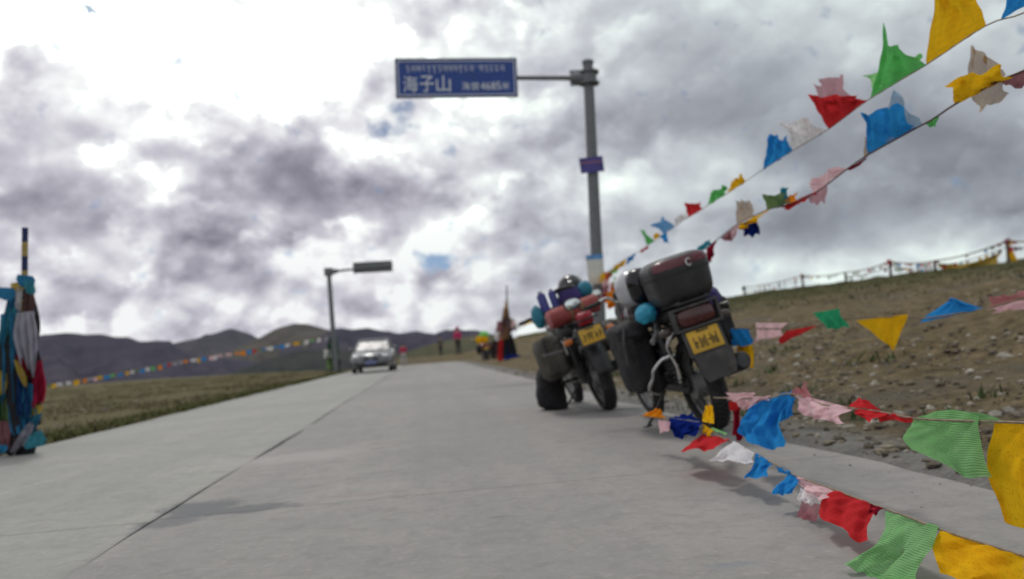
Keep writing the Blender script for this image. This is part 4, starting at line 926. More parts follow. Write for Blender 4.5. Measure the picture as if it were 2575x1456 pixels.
SC = [('fblue', (44, 690), (82, 694), (86, 720), (50, 722), -.10), ('fteal', (60, 706), (84, 704), (86, 738), (66, 736), -.12), ('fyellow', (28, 712), (60, 708), (58, 730), (32, 730), -.06), ('fblue', (-8, 722), (34, 724), (32, 758), (-6, 752), -.10),
      ('fgrey', (36, 726), (70, 720), (84, 800), (28, 790), -.02), ('brown', (58, 716), (82, 722), (86, 800), (62, 800), -.06), ('fwhite', (44, 722), (56, 722), (52, 780), (40, 775), -.08),
      ('fteal', (14, 780), (44, 770), (32, 900), (-6, 890), -.08), ('fblue', (0, 790), (34, 784), (46, 1000), (6, 1010), -.10), ('fgrey', (44, 786), (84, 782), (86, 950), (58, 944), -.15),
      ('crimson', (36, 892), (56, 900), (82, 960), (66, 940), -.16), ('fyellow', (34, 904), (50, 908), (70, 966), (58, 968), -.17), ('fred', (94, 908), (106, 904), (114, 1014), (78, 1022), -.12), ('crimson', (84, 930), (100, 914), (108, 1010), (80, 1016), -.10),
      ('brown', (62, 920), (96, 920), (88, 1040), (64, 1040), -.05), ('fnavy', (44, 940), (66, 950), (74, 1040), (44, 1044), -.14), ('dkgreen', (0, 980), (28, 985), (34, 1060), (2, 1064), -.10), ('olive', (-14, 950), (8, 950), (20, 1060), (-10, 1070), -.12),
      ('fyellow', (70, 1018), (106, 1018), (100, 1040), (72, 1050), -.10), ('fteal', (60, 1020), (86, 1010), (90, 1070), (56, 1090), -.10), ('fblue', (78, 1050), (106, 1036), (84, 1084), (56, 1110), -.12), ('brown', (8, 1050), (44, 1046), (50, 1128), (4, 1130), -.12),
      ('mauve', (0, 1060), (24, 1056), (22, 1130), (-8, 1134), -.14), ('darkcloth', (26, 1050), (62, 1050), (52, 1136), (20, 1140), -.10), ('fgrey', (60, 1078), (86, 1066), (60, 1124), (34, 1134), -.15), ('fteal', (74, 1094), (104, 1092), (118, 1118), (66, 1130), -.18),
      ('fteal', (84, 1086), (104, 1082), (112, 1104), (88, 1108), -.14), ('fteal', (-20, 880), (10, 884), (6, 980), (-24, 980), -.1), ('mauve', (-30, 1040), (4, 1044), (0, 1130), (-30, 1132), -.1), ('fblue', (-20, 1116), (18, 1120), (10, 1140), (-20, 1144), -.2), ('darkcloth', (22, 740), (84, 730), (92, 900), (6, 900), .0), ('fblue', (24, 752), (52, 745), (44, 800), (10, 806), -.04), ('darkcloth', (-10, 880), (96, 880), (96, 1060), (-10, 1060), .0), ('brown', (0, 1040), (90, 1040), (70, 1136), (0, 1136), .0), ('fblue', (60, 960), (84, 966), (70, 1080), (48, 1070), -.13), ('fyellow', (-2, 930), (16, 940), (14, 990), (-6, 990), -.13), ('fblue', (20, 1000), (50, 1010), (60, 1080), (30, 1090), -.12), ('fgrey', (64, 1070), (80, 1060), (40, 1136), (26, 1136), -.16)]
for i, (cc, a, b_, c_, d_, off) in enumerate(SC):
    D0 = 7.42+off
    cloth('scarf', cc, [(*a, D0), (*b_, D0), (*c_, D0-.03), (*d_, D0-.03)], wp, amp=.034, seed=200+i, n=12, fold=1.5, roll=.16, pinch=(-.42, -.30) if (cc == 'fgrey' and a[1] == 786) else (-.14, -.14), label=FL[cc]+' scarf')
fb2 = G(1278, 912)
fp = empty('prayer_pole', loc=fb2, label='distant prayer pole draped with hanging cloths at the right road edge', cat='prayer pole')
L = lambda p: Vector(p)-fb2
dd = (fb2-CAM).dot(FWD)
obj('pole', MB().tube([L(fb2), L(P(1274, 718, dd))], [.045, .03], 8), mat('grey_wood', (.10, .09, .08), .9), fp)
for i, (cc, a, b_, c_, d_) in enumerate([('tan', (1270, 756), (1277, 756), (1281, 800), (1264, 800)), ('brown', (1266, 775), (1278, 772), (1290, 835), (1256, 838)), ('tan', (1262, 795), (1276, 790), (1280, 850), (1252, 850)), ('grey', (1274, 800), (1290, 806), (1302, 830), (1276, 836)),
        ('darkcloth', (1264, 830), (1282, 826), (1290, 905), (1266, 905)), ('darkcloth', (1278, 840), (1288, 840), (1304, 908), (1282, 910)), ('red', (1254, 850), (1266, 850), (1264, 905), (1250, 905)), ('navy', (1270, 870), (1284, 866), (1290, 910), (1268, 912)), ('mauve', (1250, 808), (1266, 806), (1262, 836), (1246, 834)), ('white', (1248, 826), (1260, 824), (1256, 856), (1244, 852)), ('brown', (1244, 846), (1256, 844), (1254, 900), (1240, 902)), ('darkcloth', (1238, 858), (1250, 856), (1246, 904), (1234, 904)), ('tan', (1280, 798), (1294, 804), (1300, 822), (1284, 824)), ('mauve', (1258, 812), (1272, 810), (1276, 846), (1260, 848))]):
    cloth('draped_cloth', cc, [(*a, dd-.15), (*b_, dd-.15), (*c_, dd-.35), (*d_, dd-.35)], fp, amp=.05, seed=300+i, n=7, label=FL[cc]+' cloth hanging on the pole')
mb = MB().sq(tuple(G(1288, 912)+Vector((0, -.3, .14))), (.62, .4, .34), .7, 14, 10, .08, 9); obj('ground_bag', mb, CL['navy'], label='dark blue bundle lying at the foot of the distant prayer pole', cat='bundle', loc=tuple(G(1288, 912)))
fl = []; rn = random.Random(3)
for i, (x, y) in enumerate([(1292, 808), (1305, 812), (1318, 806), (1330, 800), (1344, 796), (1357, 788), (1370, 784), (1384, 778)]):
    fl.append((['pink', 'white', 'tan', 'yellow', 'brown', 'grey', 'mauve', 'red'][i], [(x-6, y+2), (x+6, y-2), (x+4, y+14), (x-7, y+16)], dict(off=(-.05, -.05), n=5, amp=.04)))
string('prayer_flag_string', 'short rope of dull flags between the distant prayer pole and the red-rolled motorcycle', [(1276, 790), (1305, 810), (1345, 796), (1400, 772)], lambda x: np.interp(x, [1276, 1400], [35, 14]), fl, .008, ROPEM, sd=10)

# ------------------------------------------------------------------ fence on the bank top
WOOD = mat('fence_wood', (.13, .10, .075), .9, 0, .3, 12, .2, 50)
XF = 25.5
def onX(px, py):
    r = ray(px, py); return CAM+r*(XF/r.x)
posts = [(1873, 745, 722), (2020, 722, 692), (2128, 706, 684), (2240, 690, 656), (2352, 676, 655), (2536, 660, 604), (2680, 640, 590)]
b0 = onX(2240, 690); b0.z = float(gz(b0.x, b0.y))
fe = empty('fence', loc=b0, label='rough post fence with flag ropes along the top of the green bank', cat='fence')
L = lambda p: Vector(p)-b0
tops = []
for i, (x, yb, yt) in enumerate(posts):
    p = onX(x, yb); g = Vector((p.x, p.y, float(gz(p.x, p.y))-.1)); t = onX(x-3, yt); tops.append(t)
    obj('post', MB().tube([L(g), L(t)], [.085, .07], 8), WOOD, fe)
rn = random.Random(8)
for i in range(len(tops)-1):
    a, b_ = tops[i], tops[i+1]; sag = .22
    for lv in (0.02, .28) if i != 1 else (0.02,):
        pts = [a+(b_-a)*t-Vector((0, 0, lv+sag*4*t*(1-t)*(.6 if lv else 1))) for t in np.linspace(0, 1, 9)]
        obj('fence_rope', MB().tube([L(p) for p in pts], .018+.016*(lv < .1), 5), ROPEM, fe)
        for t in np.arange(.04, .96, .085):
            if rn.random() < .22: continue
            c0 = a+(b_-a)*t-Vector((0, 0, lv+sag*4*t*(1-t)*(.6 if lv else 1))); wv_ = (b_-a).normalized()*rn.uniform(.14, .32)
            mb = MB(); vs = []; hgt = rn.uniform(.09, .26)
            for r_ in range(4):
                for s_ in range(4): vs.append(L(c0+wv_*(s_/3-.5)-Vector((0, 0, hgt*r_/3))+Vector((.04*math.sin(s_*2+r_), 0, .02*math.sin(s_*3)))))
            mb.add(vs, [(r_*4+s_, r_*4+s_+1, r_*4+s_+5, r_*4+s_+4) for r_ in range(3) for s_ in range(3)])
            cc = rn.choice(['yellow', 'brown', 'red', 'grey', 'olive', 'blue', 'mauve']); obj('flag', mb, CL[cc], fe, label=FL[cc]+' rag on the fence rope')
for i in (0, 1, 3, 5):
    t = tops[i]; mb = MB().sq(tuple(L(t-Vector((0, 0, .08)))), (.26, .26, .3), .8, 10, 8, .12, i); obj('knotted_cloth', mb, CL[['darkcloth', 'mauve', 'red', 'mauve'][(0, 1, 3, 5).index(i)]], fe)
def onq(x, y): p = onX(x, y)-Vector((.25, 0, 0)); return ((x, y, (p-CAM).dot(FWD)))
YB = clothmat('faded_yellow_cloth', (.42, .36, .06), .3)
bn_ = cloth('yellow_banner', YB, [onq(2362, 662), onq(2515, 634), onq(2500, 664), onq(2375, 684)], amp=.03, seed=71, n=14, hang=.10)
tag(bn_, 'long faded yellow banner sagging along the fence rope', 'banner')
bn_ = cloth('yellow_banner', CL['yellow'], [onq(2536, 634), onq(2548, 632), onq(2566, 672), onq(2548, 674)], amp=.03, seed=72, n=8)
tag(bn_, 'short yellow cloth hanging beside the tallest fence post', 'banner')

# ------------------------------------------------------------------ motorcycles
PLATEY = mat('plate_yellow', (.62, .36, .025), .5, 0, .12, 14, 0, 60, (.45, .30, .06))
INK = mat('plate_ink', (.10, .065, .015), .6)
REDL = mat('red_lens', (.33, .008, .018), .2, 0, .2, 20, coat=.4)
DREDL = mat('dull_red_lens', (.075, .018, .018), .25, 0, .2, 20, coat=.4)
AMBER = mat('amber_lens', (.62, .16, .02), .25, 0, .2, 20, coat=.3)
MIRR = mat('mirror_glass', (.82, .84, .85), .05, 1.0, .03, 5)
SEATM = mat('seat_vinyl', (.018, .018, .019), .6, 0, .25, 12, .15, 60)
TANK1 = mat('tank_paint_black', (.02, .02, .022), .25, 0, .2, 5, coat=.6)
TANK2 = mat('tank_paint_red', (.22, .012, .012), .25, 0, .2, 5, coat=.6)
ALU = mat('cast_aluminium', (.26, .26, .255), .5, .6, .25, 14, .2, 60, (.09, .08, .07))
def motorcycle(M, label, tank, tail, plate_z=.62, taillen=.24, box=False, sbar=False, flap=True, stand=True, lean=0.2, mz=1.2, mx=.40, msides=(-1, 1), lens=None):
    t = empty('motorcycle', M=M, label=label, cat='motorcycle', group='loaded motorcycles parked on the right road edge')
    def part(n, mb, m, par=t, **k): return obj(n, mb, m, par, **k)
    def wheel(y, wt, R=.30):
        prof = [(R-.012, -wt*.25), (R-.035, -wt*.5), (R-.07, -wt*.46), (R-.075, -wt*.3), (R-.075, wt*.3), (R-.07, wt*.46), (R-.035, wt*.5), (R-.012, wt*.25), (R, 0)]
        w_ = part('wheel', MB().lathe(prof, (0, y, R), 'X', 40, True), RUBBER)
        tm = MB()
        for i in range(44):
            an = 2*math.pi*i/44
            for s_ in (-1, 1):
                c_ = (s_*wt*.2, y+math.cos(an)*(R-.006), R+math.sin(an)*(R-.006)); tm.box(c_, (wt*.3, .022, .012), (an-math.pi/2+.0, 0, s_*.5))
        part('tread', tm, RUBBER, w_, smooth=False)
        part('rim', MB().lathe([(R-.074, -.028), (R-.074, .028), (R-.09, .02), (R-.095, 0), (R-.09, -.02)], (0, y, R), 'X', 36, True), ALU, w_)
        part('hub', MB().lathe([(0, -.07), (.075, -.065), (.08, 0), (.075, .06), (0, .065)], (0, y, R), 'X', 20), ALU, w_)
        sm = MB()
        for i in range(28):
            an = 2*math.pi*i/28; a2_ = an+(.5 if i % 2 else -.5); s_ = .045*(1 if (i//2) % 2 else -1)
            sm.tube([(s_, y+math.cos(a2_)*.07, R+math.sin(a2_)*.07), (0, y+math.cos(an)*(R-.09), R+math.sin(an)*(R-.09))], .0024, 4)
        part('spokes', sm, ALU, w_)
    wheel(0, .115); wheel(1.27, .085)
    for s_ in (-1, 1):
        part('swing_arm', MB().box((s_*.095, .27, .325), (.032, .58, .05), (math.radians(6), 0, 0), .008), DKMETAL)
        sh = part('shock_absorber', MB().tube([(s_*.135, -.02, .33), (s_*.135, .09, .66)], .016, 10).tube([(s_*.135, .035, .49), (s_*.135, .09, .66)], .03, 12), BLACK)
        cm_ = MB(); pts = []
        for i in range(90):
            tt = i/89; an = tt*2*math.pi*8; cx, cy, cz = s_*.135, -.012+.075*tt, .355+.225*tt
            pts.append((cx+.032*math.cos(an), cy+.032*math.sin(an), cz+.0))
        part('spring', cm_.tube(pts, .0052, 5), DKMETAL, sh)
        part('fork', MB().tube([(s_*.085, 1.27, .30), (s_*.085, 1.17, .55), (s_*.085, 1.02, .95)], [.026, .024, .017], 10), ALU)
        part('foot_peg', MB().tube([(s_*.10, .36, .33), (s_*.27, .34, .34)], .014, 8), RUBBER)
        ind = part('indicator', MB().tube([(s_*.10, -.20, .70), (s_*.165, -.22, .70)], .010, 8), BLACK)
        part('lens', MB().sq((s_*.195, -.235, .70), (.085, .06, .052), .75, 14, 10), lens or AMBER, ind)
        if s_ in msides:
            mi = part('mirror', MB().tube([(s_*.24, .92, 1.0), (s_*(mx-.09), .96, mz-.08), (s_*(mx-.04), .94, mz-.03)], .006, 6, smooth=4).sq((s_*mx, .93, mz), (.135, .035, .085), .8, 18, 10), BLACK)
            part('mirror_glass', MB().sq((s_*mx, .912, mz), (.118, .006, .070), .8, 18, 8), MIRR, mi)
        part('grip', MB().tube([(s_*.24, .93, .985), (s_*.37, .86, .975)], .017, 10), RUBBER)
        part('lever', MB().tube([(s_*.23, .975, .985), (s_*.36, .93, .965)], .006, 6), ALU)
        part('side_panel', MB().sq((s_*.115, .34, .60), (.05, .34, .20), .55, 18, 10, rot=(math.radians(8), 0, 0)), tank)
    part('handlebar', MB().tube([(-.25, .925, .99), (-.16, .98, 1.0), (-.07, 1.0, .94), (.07, 1.0, .94), (.16, .98, 1.0), (.25, .925, .99)], .011, 8, smooth=5), CHROME)
    part('headlight', MB().lathe([(0, -.09), (.05, -.08), (.085, -.02), (.09, .04), (.08, .055), (0, .06)], (0, 1.13, .86), 'Y', 20), BLACK)
    part('gauges', MB().sq((-.055, 1.03, .99), (.09, .06, .08), .8, 14, 8).sq((.055, 1.03, .99), (.09, .06, .08), .8, 14, 8), BLACK)
    part('front_mudguard', MB().lathe([(.335, -.05), (.345, 0), (.335, .05), (.330, .05), (.34, 0), (.330, -.05)], (0, 1.27, .30), 'X', 18, True, math.radians(20), math.radians(165)), tank)
    part('rear_mudguard', MB().lathe([(.335, -.075), (.355, -.04), (.36, 0), (.355, .04), (.335, .075), (.330, .075), (.35, 0), (.330, -.075)], (0, .0, .32), 'X', 18, True, math.radians(60), math.radians(172)), BLACK)
    part('frame', MB().tube([(0, 1.02, .88), (0, .98, .55), (0, .86, .30), (0, .5, .26)], .02, 8, smooth=4).tube([(0, 1.02, .86), (0, .6, .74), (.08, .3, .70), (.08, -.2, .72)], .016, 8, smooth=4).tube([(0, .6, .74), (-.08, .3, .70), (-.08, -.2, .72)], .016, 8, smooth=4).tube([(0, .5, .72), (0, .45, .3)], .022, 8), DKMETAL)
    en = part('engine', MB().sq((0, .63, .37), (.27, .40, .22), .5, 22, 12, .02, 3), ALU)
    fm = MB()
    for i in range(7): fm.box((0, .73+.012*i, .47+.028*i), (.19, .17, .012), (-.3, 0, 0))
    part('cylinder_fins', fm.box((0, .77, .56), (.12, .11, .22), (-.3, 0, 0)), ALU, en, smooth=False)
    part('fuel_tank', MB().sq((0, .80, .81), (.27, .46, .22), .75, 24, 14, taper=.12), tank)
    part('seat', MB().sq((0, .24, .785), (.27, .74, .11), .5, 24, 10, .02, 5), SEATM)
    part('tail_cowl', MB().sq((0, -.14, .735), (.20, .30, .13), .55, 20, 10, taper=-.08), tank)
    tl = part('tail_light', MB().sq((0, -.285, plate_z+.15), (taillen, .075, .11), .45, 18, 10), tail)
    if box: 
        fm = MB()
        for (z_) in (-.065, .065): fm.box((0, -.30, plate_z+.15+z_), (taillen+.06, .05, .014))
        for s_ in (-1, 1): fm.box((s_*(taillen/2+.02), -.30, plate_z+.15), (.016, .05, .12))
        part('light_frame', fm, GREYP, tl, smooth=False)
    tilt = math.radians(-14)
    part('plate_bracket', MB().box((0, -.318, plate_z-.005), (.25, .008, .17), (tilt, 0, 0), .003), GREYP)
    pl = part('number_plate', MB().box((0, -.329, plate_z), (.205, .004, .135), (tilt, 0, 0), .0015), PLATEY)
    im = MB(); rn_ = random.Random(int(plate_z*1000)); Rm = Euler((tilt, 0, 0)).to_matrix()
    for i in range(5):
        cx = -.072+.036*i
        for (dx, dz, a_, b__) in [(0, .0, .007, .07), (rn_.uniform(-.012, .012), rn_.choice([-.03, 0, .03]), .022, .008), (rn_.choice([-.012, .012]), rn_.uniform(-.015, .015), .007, .04)]:
            c_ = Vector((0, -.329, plate_z))+Rm @ Vector((cx+dx, -.004, dz-.008)); im.box(tuple(c_), (a_, .003, b__), (tilt, 0, 0))
    im.box(tuple(Vector((0, -.329, plate_z))+Rm @ Vector((0, -.004, .058))), (.08, .003, .012), (tilt, 0, 0))
    part('plate_print', im, INK, pl, smooth=False)
    if flap: part('mud_flap', MB().prism([(-.12, .09), (.12, .09), (.115, -.03), (.10, -.065), (-.08, -.075), (-.10, -.04)], (0, -.385, plate_z-.17), .012), GREYP, smooth=False)
    part('exhaust', MB().tube([(.07, .86, .47), (.10, .92, .36), (.12, .78, .23), (.14, .45, .25), (.155, .25, .30)], .020, 10, smooth=5).tube([(.155, .27, .30), (.165, .20, .315), (.185, -.30, .40), (.187, -.33, .405)], [.02, .052, .058, .045], 16), DKMETAL)
    part('heat_shield', MB().box((.225, .0, .375), (.01, .34, .05), (math.radians(-9.5), 0, 0), .004), CHROME)
    for s_ in (-1, 1): part('cable', MB().tube([(s_*.22, .97, .99), (s_*.14, 1.12, 1.04), (s_*.05, 1.16, .92), (s_*.04, 1.02, .74), (s_*.09, .80, .52)], .0045, 5, smooth=5), BLACK)
    part('tool_box', MB().box((.12, .20, .50), (.05, .22, .16), None, .012), BLACK)
    part('battery_cover', MB().box((-.12, .22, .50), (.05, .2, .16), None, .012), GREYP)
    part('brake_pedal', MB().tube([(.12, .55, .27), (.17, .62, .28), (.22, .72, .30)], .008, 6), ALU)
    part('chain_case', MB().sq((-.085, .26, .335), (.035, .58, .13), .5, 20, 10), BLACK)
    if stand:
        zf = .30*math.tan(lean)
        part('side_stand', MB().tube([(-.09, .52, .27), (-.20, .50, .16), (-.295, .49, zf+.006)], .011, 8).box((-.30, .49, zf+.006), (.07, .04, .008)), DKMETAL)
    rk = MB()
    for s_ in (-1, 1): rk.tube([(s_*.11, .10, .83), (s_*.12, -.15, .84), (s_*.09, -.33, .85)], .010, 8, smooth=4)
    for y in (.02, -.12, -.26, -.33): rk.tube([(-.11, y, .842), (.11, y, .842)], .008, 6)
    part('luggage_rack', rk, DKMETAL)
    if sbar:
        part('guard_bar', MB().tube([(-.08, -.10, .70), (-.155, -.06, .61), (-.145, -.03, .545), (-.20, .0, .53), (-.262, .03, .48), (-.275, .06, .43), (-.305, .12, .36), (-.22, .25, .30)], .0125, 10, smooth=5), CHROME)
        part('guard_bar', MB().tube([(-.145, -.03, .545), (-.13, -.04, .46), (-.135, -.02, .36)], .0115, 8, smooth=5), CHROME)
        part('grab_rail', MB().tube([(-.14, .05, .76), (-.20, -.08, .70), (-.26, -.12, .66)], .017, 8), ALU)
        part('grab_rail', MB().tube([(.14, .05, .76), (.17, -.12, .75), (.26, -.2, .755)], .012, 8), ALU)
    if box:
        BC, BS = (.015, -.13, .985), (.385, .36, .31)
        tb = part('top_box', MB().sq(BC, BS, .46, 40, 24, taper=-.06), mat('top_box_shell', (.022, .022, .024), .42, 0, .3, 8, .12, 90, (.05, .048, .046)))
        part('lid_seam', MB().sqpatch(BC, BS, .46, -.06, 1.012, -math.pi, math.pi, .03, .09, 40, 3), BLACK, tb)
        part('reflector_strip', MB().sqpatch(BC, BS, .46, -.06, 1.022, -math.pi*.80, -math.pi*.16, .22, .78, 30, 8), mat('dark_red_reflector', (.10, .006, .016), .3, 0, .3, 14, coat=.4), tb)
        part('lock_badge', MB().tube([(.055+.017*math.cos(a), -.325, 1.07+.02*math.sin(a)) for a in np.linspace(.8, 5.5, 12)], .005, 6), CHROME, tb)
    return t
def bikeM(p, lean, yaw=0.0): return Matrix.Translation((p.x, p.y, p.z)) @ Matrix.Rotation(yaw, 4, 'Z') @ Matrix.Rotation(-lean, 4, 'Y')
def onto(M, name, mb, m, c, label, cat, group=None, kids=()):
    """A thing resting on a bike: its mesh is built round c in the bike's own axes."""
    vs = MB(); vs.v = [(a-c[0], b-c[1], d-c[2]) for a, b, d in mb.v]; vs.f = mb.f
    MM = M @ Matrix.Translation(c)
    o = obj(name, vs, m, M=MM, label=label, cat=cat, group=group)
    for (kn, kmb, km) in kids:
        k2_ = MB(); k2_.v = [(a-c[0], b-c[1], d-c[2]) for a, b, d in kmb.v]; k2_.f = kmb.f; obj(kn, k2_, km, o)
    return o
LN1, LN2 = math.radians(14), math.radians(16)
c1 = G(1803, 1080); M1 = bikeM(c1, LN1, math.radians(1.5))
motorcycle(M1, 'near black motorcycle with a big black top box and yellow plate, leaning on its stand', TANK1, DREDL, .60, .25, box=True, sbar=True, lean=LN1, mz=1.04, mx=.44, lens=mat('smoked_lens', (.07, .055, .045), .3))
c2 = G(1535, 1030); M2 = bikeM(c2, LN2, math.radians(2))
motorcycle(M2, 'second motorcycle with a red rolled bag, bottles and olive saddlebags on it', TANK1, REDL, .70, .15, flap=False, lean=LN2, mz=1.0, mx=.47, msides=(1,))
c3 = G(1228, 909); M3 = bikeM(c3, math.radians(9), math.radians(4))
motorcycle(M3, 'far motorcycle under a yellow and green load near the distant prayer pole', TANK2, REDL, .66, .16, lean=math.radians(9))

# luggage on the near bike
HELM = mat('white_helmet_shell', (.45, .46, .48), .25, 0, .08, 8, coat=.5)
VIS = mat('dark_visor', (.008, .008, .01), .12, 0, .1, 8)
NAVYB = mat('violet_nylon', (.035, .022, .13), .7, 0, .35, 7, .25, 40)
CYAN = mat('cyan_nylon', (.02, .30, .46), .55, 0, .25, 8, .25, 40)
REDB = mat('dull_red_nylon', (.26, .045, .04), .7, 0, .3, 7, .3, 40, (.33, .10, .09))
BLUEB = mat('indigo_plastic', (.045, .05, .24), .4, 0, .2, 8)
STRAP = mat('tan_strap', (.20, .13, .06), .8)
SILV = mat('silver_tape', (.30, .30, .31), .4, .3, .1, 10)
onto(M1, 'seat_bag', MB().sq((-.02, .34, .89), (.34, .30, .18), .55, 22, 12, .05, 3), BAGBLK, (-.02, .34, .83), 'black soft bag on the seat in front of the top box', 'bag')
onto(M1, 'helmet', MB().sq((-.17, .24, 1.02), (.22, .27, .25), .9, 26, 16), HELM, (-.17, .24, .94), 'white full-face helmet with a dark visor on the near motorcycle', 'helmet',
     kids=[('visor', MB().sq((-.14, .14, 1.02), (.185, .19, .235), .8, 22, 12), VIS)])
onto(M1, 'saddlebag', MB().sq((-.265, .34, .56), (.24, .44, .48), .62, 28, 18, .055, 7, taper=.10), BAGBLK, (-.265, .34, .32), 'big black saddlebag hanging on the side of the near motorcycle', 'saddlebag',
     kids=[('flap', MB().sq((-.27, .34, .73), (.23, .44, .17), .6, 24, 10, .05, 8), BAGBLK), ('strap', MB().tube([(-.33, .12, .80), (-.37, .11, .70), (-.385, .125, .56)], .010, 6, smooth=4), mat('grey_webbing', (.06, .06, .062), .8))])
onto(M1, 'saddlebag', MB().sq((.27, .22, .63), (.20, .42, .34), .5, 24, 14, .05, 9), BAGBLK, (.27, .22, .46), 'black saddlebag bulging out beyond the yellow plate of the near motorcycle', 'saddlebag')
onto(M1, 'pouch', MB().sq((-.20, .02, .84), (.12, .20, .12), .85, 24, 16, .055, 2), CYAN, (-.20, .02, .78), 'round cyan pouch tied under the left end of the black top box', 'pouch', kids=[('pouch_end', MB().sq((-.145, .05, .845), (.06, .17, .11), .7, 16, 10), NAVYB)])
onto(M1, 'rolled_bag', MB().sq((.20, .0, .80), (.15, .30, .17), .8, 20, 12, .06, 5), NAVYB, (.20, .0, .72), 'violet rolled bag tied beside the black top box', 'rolled bag')
CORD = mat('elastic_cord', (.10, .015, .015), .7)
onto(M1, 'strap', MB().tube([(-.20, .38, .80), (-.185, .40, .93), (-.06, .42, .985), (.08, .42, .985), (.165, .40, .90), (.20, .38, .78)], .006, 6, smooth=5).tube([(-.20, .18, .80), (-.10, .20, .97), (.10, .20, .97), (.18, .2, .82)], .006, 6, smooth=5), CORD, (0, .3, .8), 'red elastic cord over the black seat bag of the near motorcycle', 'elastic cord')
# luggage on the second bike
onto(M2, 'rolled_bag', MB().tube([(-.26, -.08, .93), (-.24, -.08, .93), (.20, -.08, .94), (.22, -.08, .94)], [.05, .085, .08, .05], 18), REDB, (-.02, -.08, .85), 'dull red rolled bag strapped across the second motorcycle', 'rolled bag',
     kids=[('strap', MB().lathe([(.086, -.012), (.089, 0), (.086, .012)], (-.06, -.08, .932), 'X', 18), STRAP), ('strap', MB().lathe([(.084, -.012), (.087, 0), (.084, .012)], (.05, -.08, .935), 'X', 18), STRAP), ('end_cap', MB().sq((-.255, -.08, .93), (.05, .155, .155), .9, 14, 10), mat('pink_nylon', (.38, .13, .13), .7))])
onto(M2, 'seat_bag', MB().sq((0, .22, .92), (.36, .36, .22), .55, 22, 12, .05, 13), BAGBLK, (0, .22, .82), 'black bag on the seat ahead of the dull red roll', 'bag')
for i, (x, z, r_, hh) in enumerate([(-.225, 1.04, .042, .17), (-.125, 1.05, .036, .15)]):
    onto(M2, 'bottle', MB().lathe([(0, 0), (r_, .005), (r_, hh*.88), (r_*.8, hh*.97), (r_*.6, hh), (0, hh)], (x, .06, z-.03), 'Z', 16), BLUEB, (x, .06, z-.03), ['indigo bottle at the outer end above the red roll', 'slimmer indigo bottle beside the first one above the red roll'][i], 'bottle', kids=[('cap', MB().lathe([(0, hh), (r_*.5, hh), (r_*.5, hh+.02), (0, hh+.02)], (x, .06, z-.03), 'Z', 12), SILV)])
onto(M2, 'dry_bag', MB().sq((.02, .06, 1.075), (.21, .20, .17), .65, 20, 12, .07, 21), NAVYB, (.02, .06, 1.0), 'dark violet bag heaped above the red roll', 'bag', kids=[('bag_mouth', MB().sq((0, .06, 1.15), (.20, .17, .05), .7, 18, 8, .08, 3), BAGBLK)])
onto(M2, 'pouch', MB().sq((.17, .04, 1.085), (.13, .15, .14), .85, 18, 12, .05, 23), mat('teal_nylon', (.02, .19, .28), .6, 0, .3, 8, .25, 40), (.17, .04, 1.02), 'teal pouch beside the dark violet bag', 'pouch')
onto(M2, 'pouch', MB().sq((-.31, .10, .99), (.10, .16, .20), .8, 18, 12, .05, 24), MATS['teal_nylon'], (-.31, .10, .9), 'teal pouch hanging at the outer end of the red roll', 'pouch')
onto(M2, 'helmet', MB().sq((.13, .38, 1.14), (.23, .27, .25), .9, 24, 14), mat('black_helmet_shell', (.012, .012, .014), .3, 0, .1, 8, coat=.4), (.13, .38, 1.03), 'black helmet on top of the second motorcycle', 'helmet', kids=[('visor', MB().sq((.13, .30, 1.14), (.19, .15, .14), .8, 20, 10), VIS), ('shell_patch', MB().sq((.20, .39, 1.12), (.12, .25, .22), .9, 18, 12), mat('grey_helmet_paint', (.30, .31, .31), .35))])
onto(M2, 'saddlebag', MB().sq((-.30, .22, .60), (.26, .38, .38), .5, 26, 16, .05, 31), BAGOLV, (-.30, .22, .42), 'olive canvas saddlebag hanging above the black sack', 'saddlebag',
     kids=[('pocket', MB().sq((-.31, .02, .55), (.19, .07, .17), .5, 20, 10, .04, 4), BAGOLV), ('flap_edge', MB().box((-.31, .0, .645), (.20, .02, .03), (0, .1, 0), .008), mat('pale_webbing', (.15, .14, .135), .8)), ('strap', MB().box((-.36, .0, .70), (.022, .012, .16)), mat('dark_webbing', (.03, .03, .03), .8))])
onto(M2, 'saddlebag', MB().sq((.27, .22, .61), (.24, .36, .26), .5, 24, 14, .05, 33), BAGOLV, (.27, .22, .48), 'smaller olive saddlebag facing the near motorcycle', 'saddlebag', kids=[('flap_edge', MB().box((.28, .035, .66), (.19, .02, .028), None, .008), MATS['pale_webbing'])])
sk = G(1388, 1030)
mb = MB().sq((sk.x, sk.y, .225), (.27, .22, .46), .66, 26, 18, .05, 41, taper=.30)
obj('sack', mb, BAGBLK, label='black cloth sack standing on the concrete under the olive saddlebag', cat='sack', loc=(sk.x, sk.y, 0))
# load on the far bike
onto(M3, 'covered_load', MB().sq((-.05, .1, 1.10), (.62, .5, .36), .7, 20, 12, .08, 51), CL['yellow'], (-.05, .1, .92), 'yellow covered load on the far motorcycle', 'luggage', kids=[('green_cover', MB().sq((.10, .12, 1.32), (.45, .40, .30), .8, 18, 10, .1, 52), CL['lime'])])
onto(M3, 'saddlebag', MB().sq((-.30, .15, .66), (.25, .4, .42), .55, 18, 12, .05, 53), BAGBLK, (-.30, .15, .45), 'black saddlebag on the side of the far motorcycle', 'saddlebag')
onto(M3, 'saddlebag', MB().sq((.32, .15, .62), (.27, .4, .46), .55, 18, 12, .05, 54), CL['brown'], (.32, .15, .4), 'brown saddlebag on the far motorcycle, towards the prayer pole', 'saddlebag')

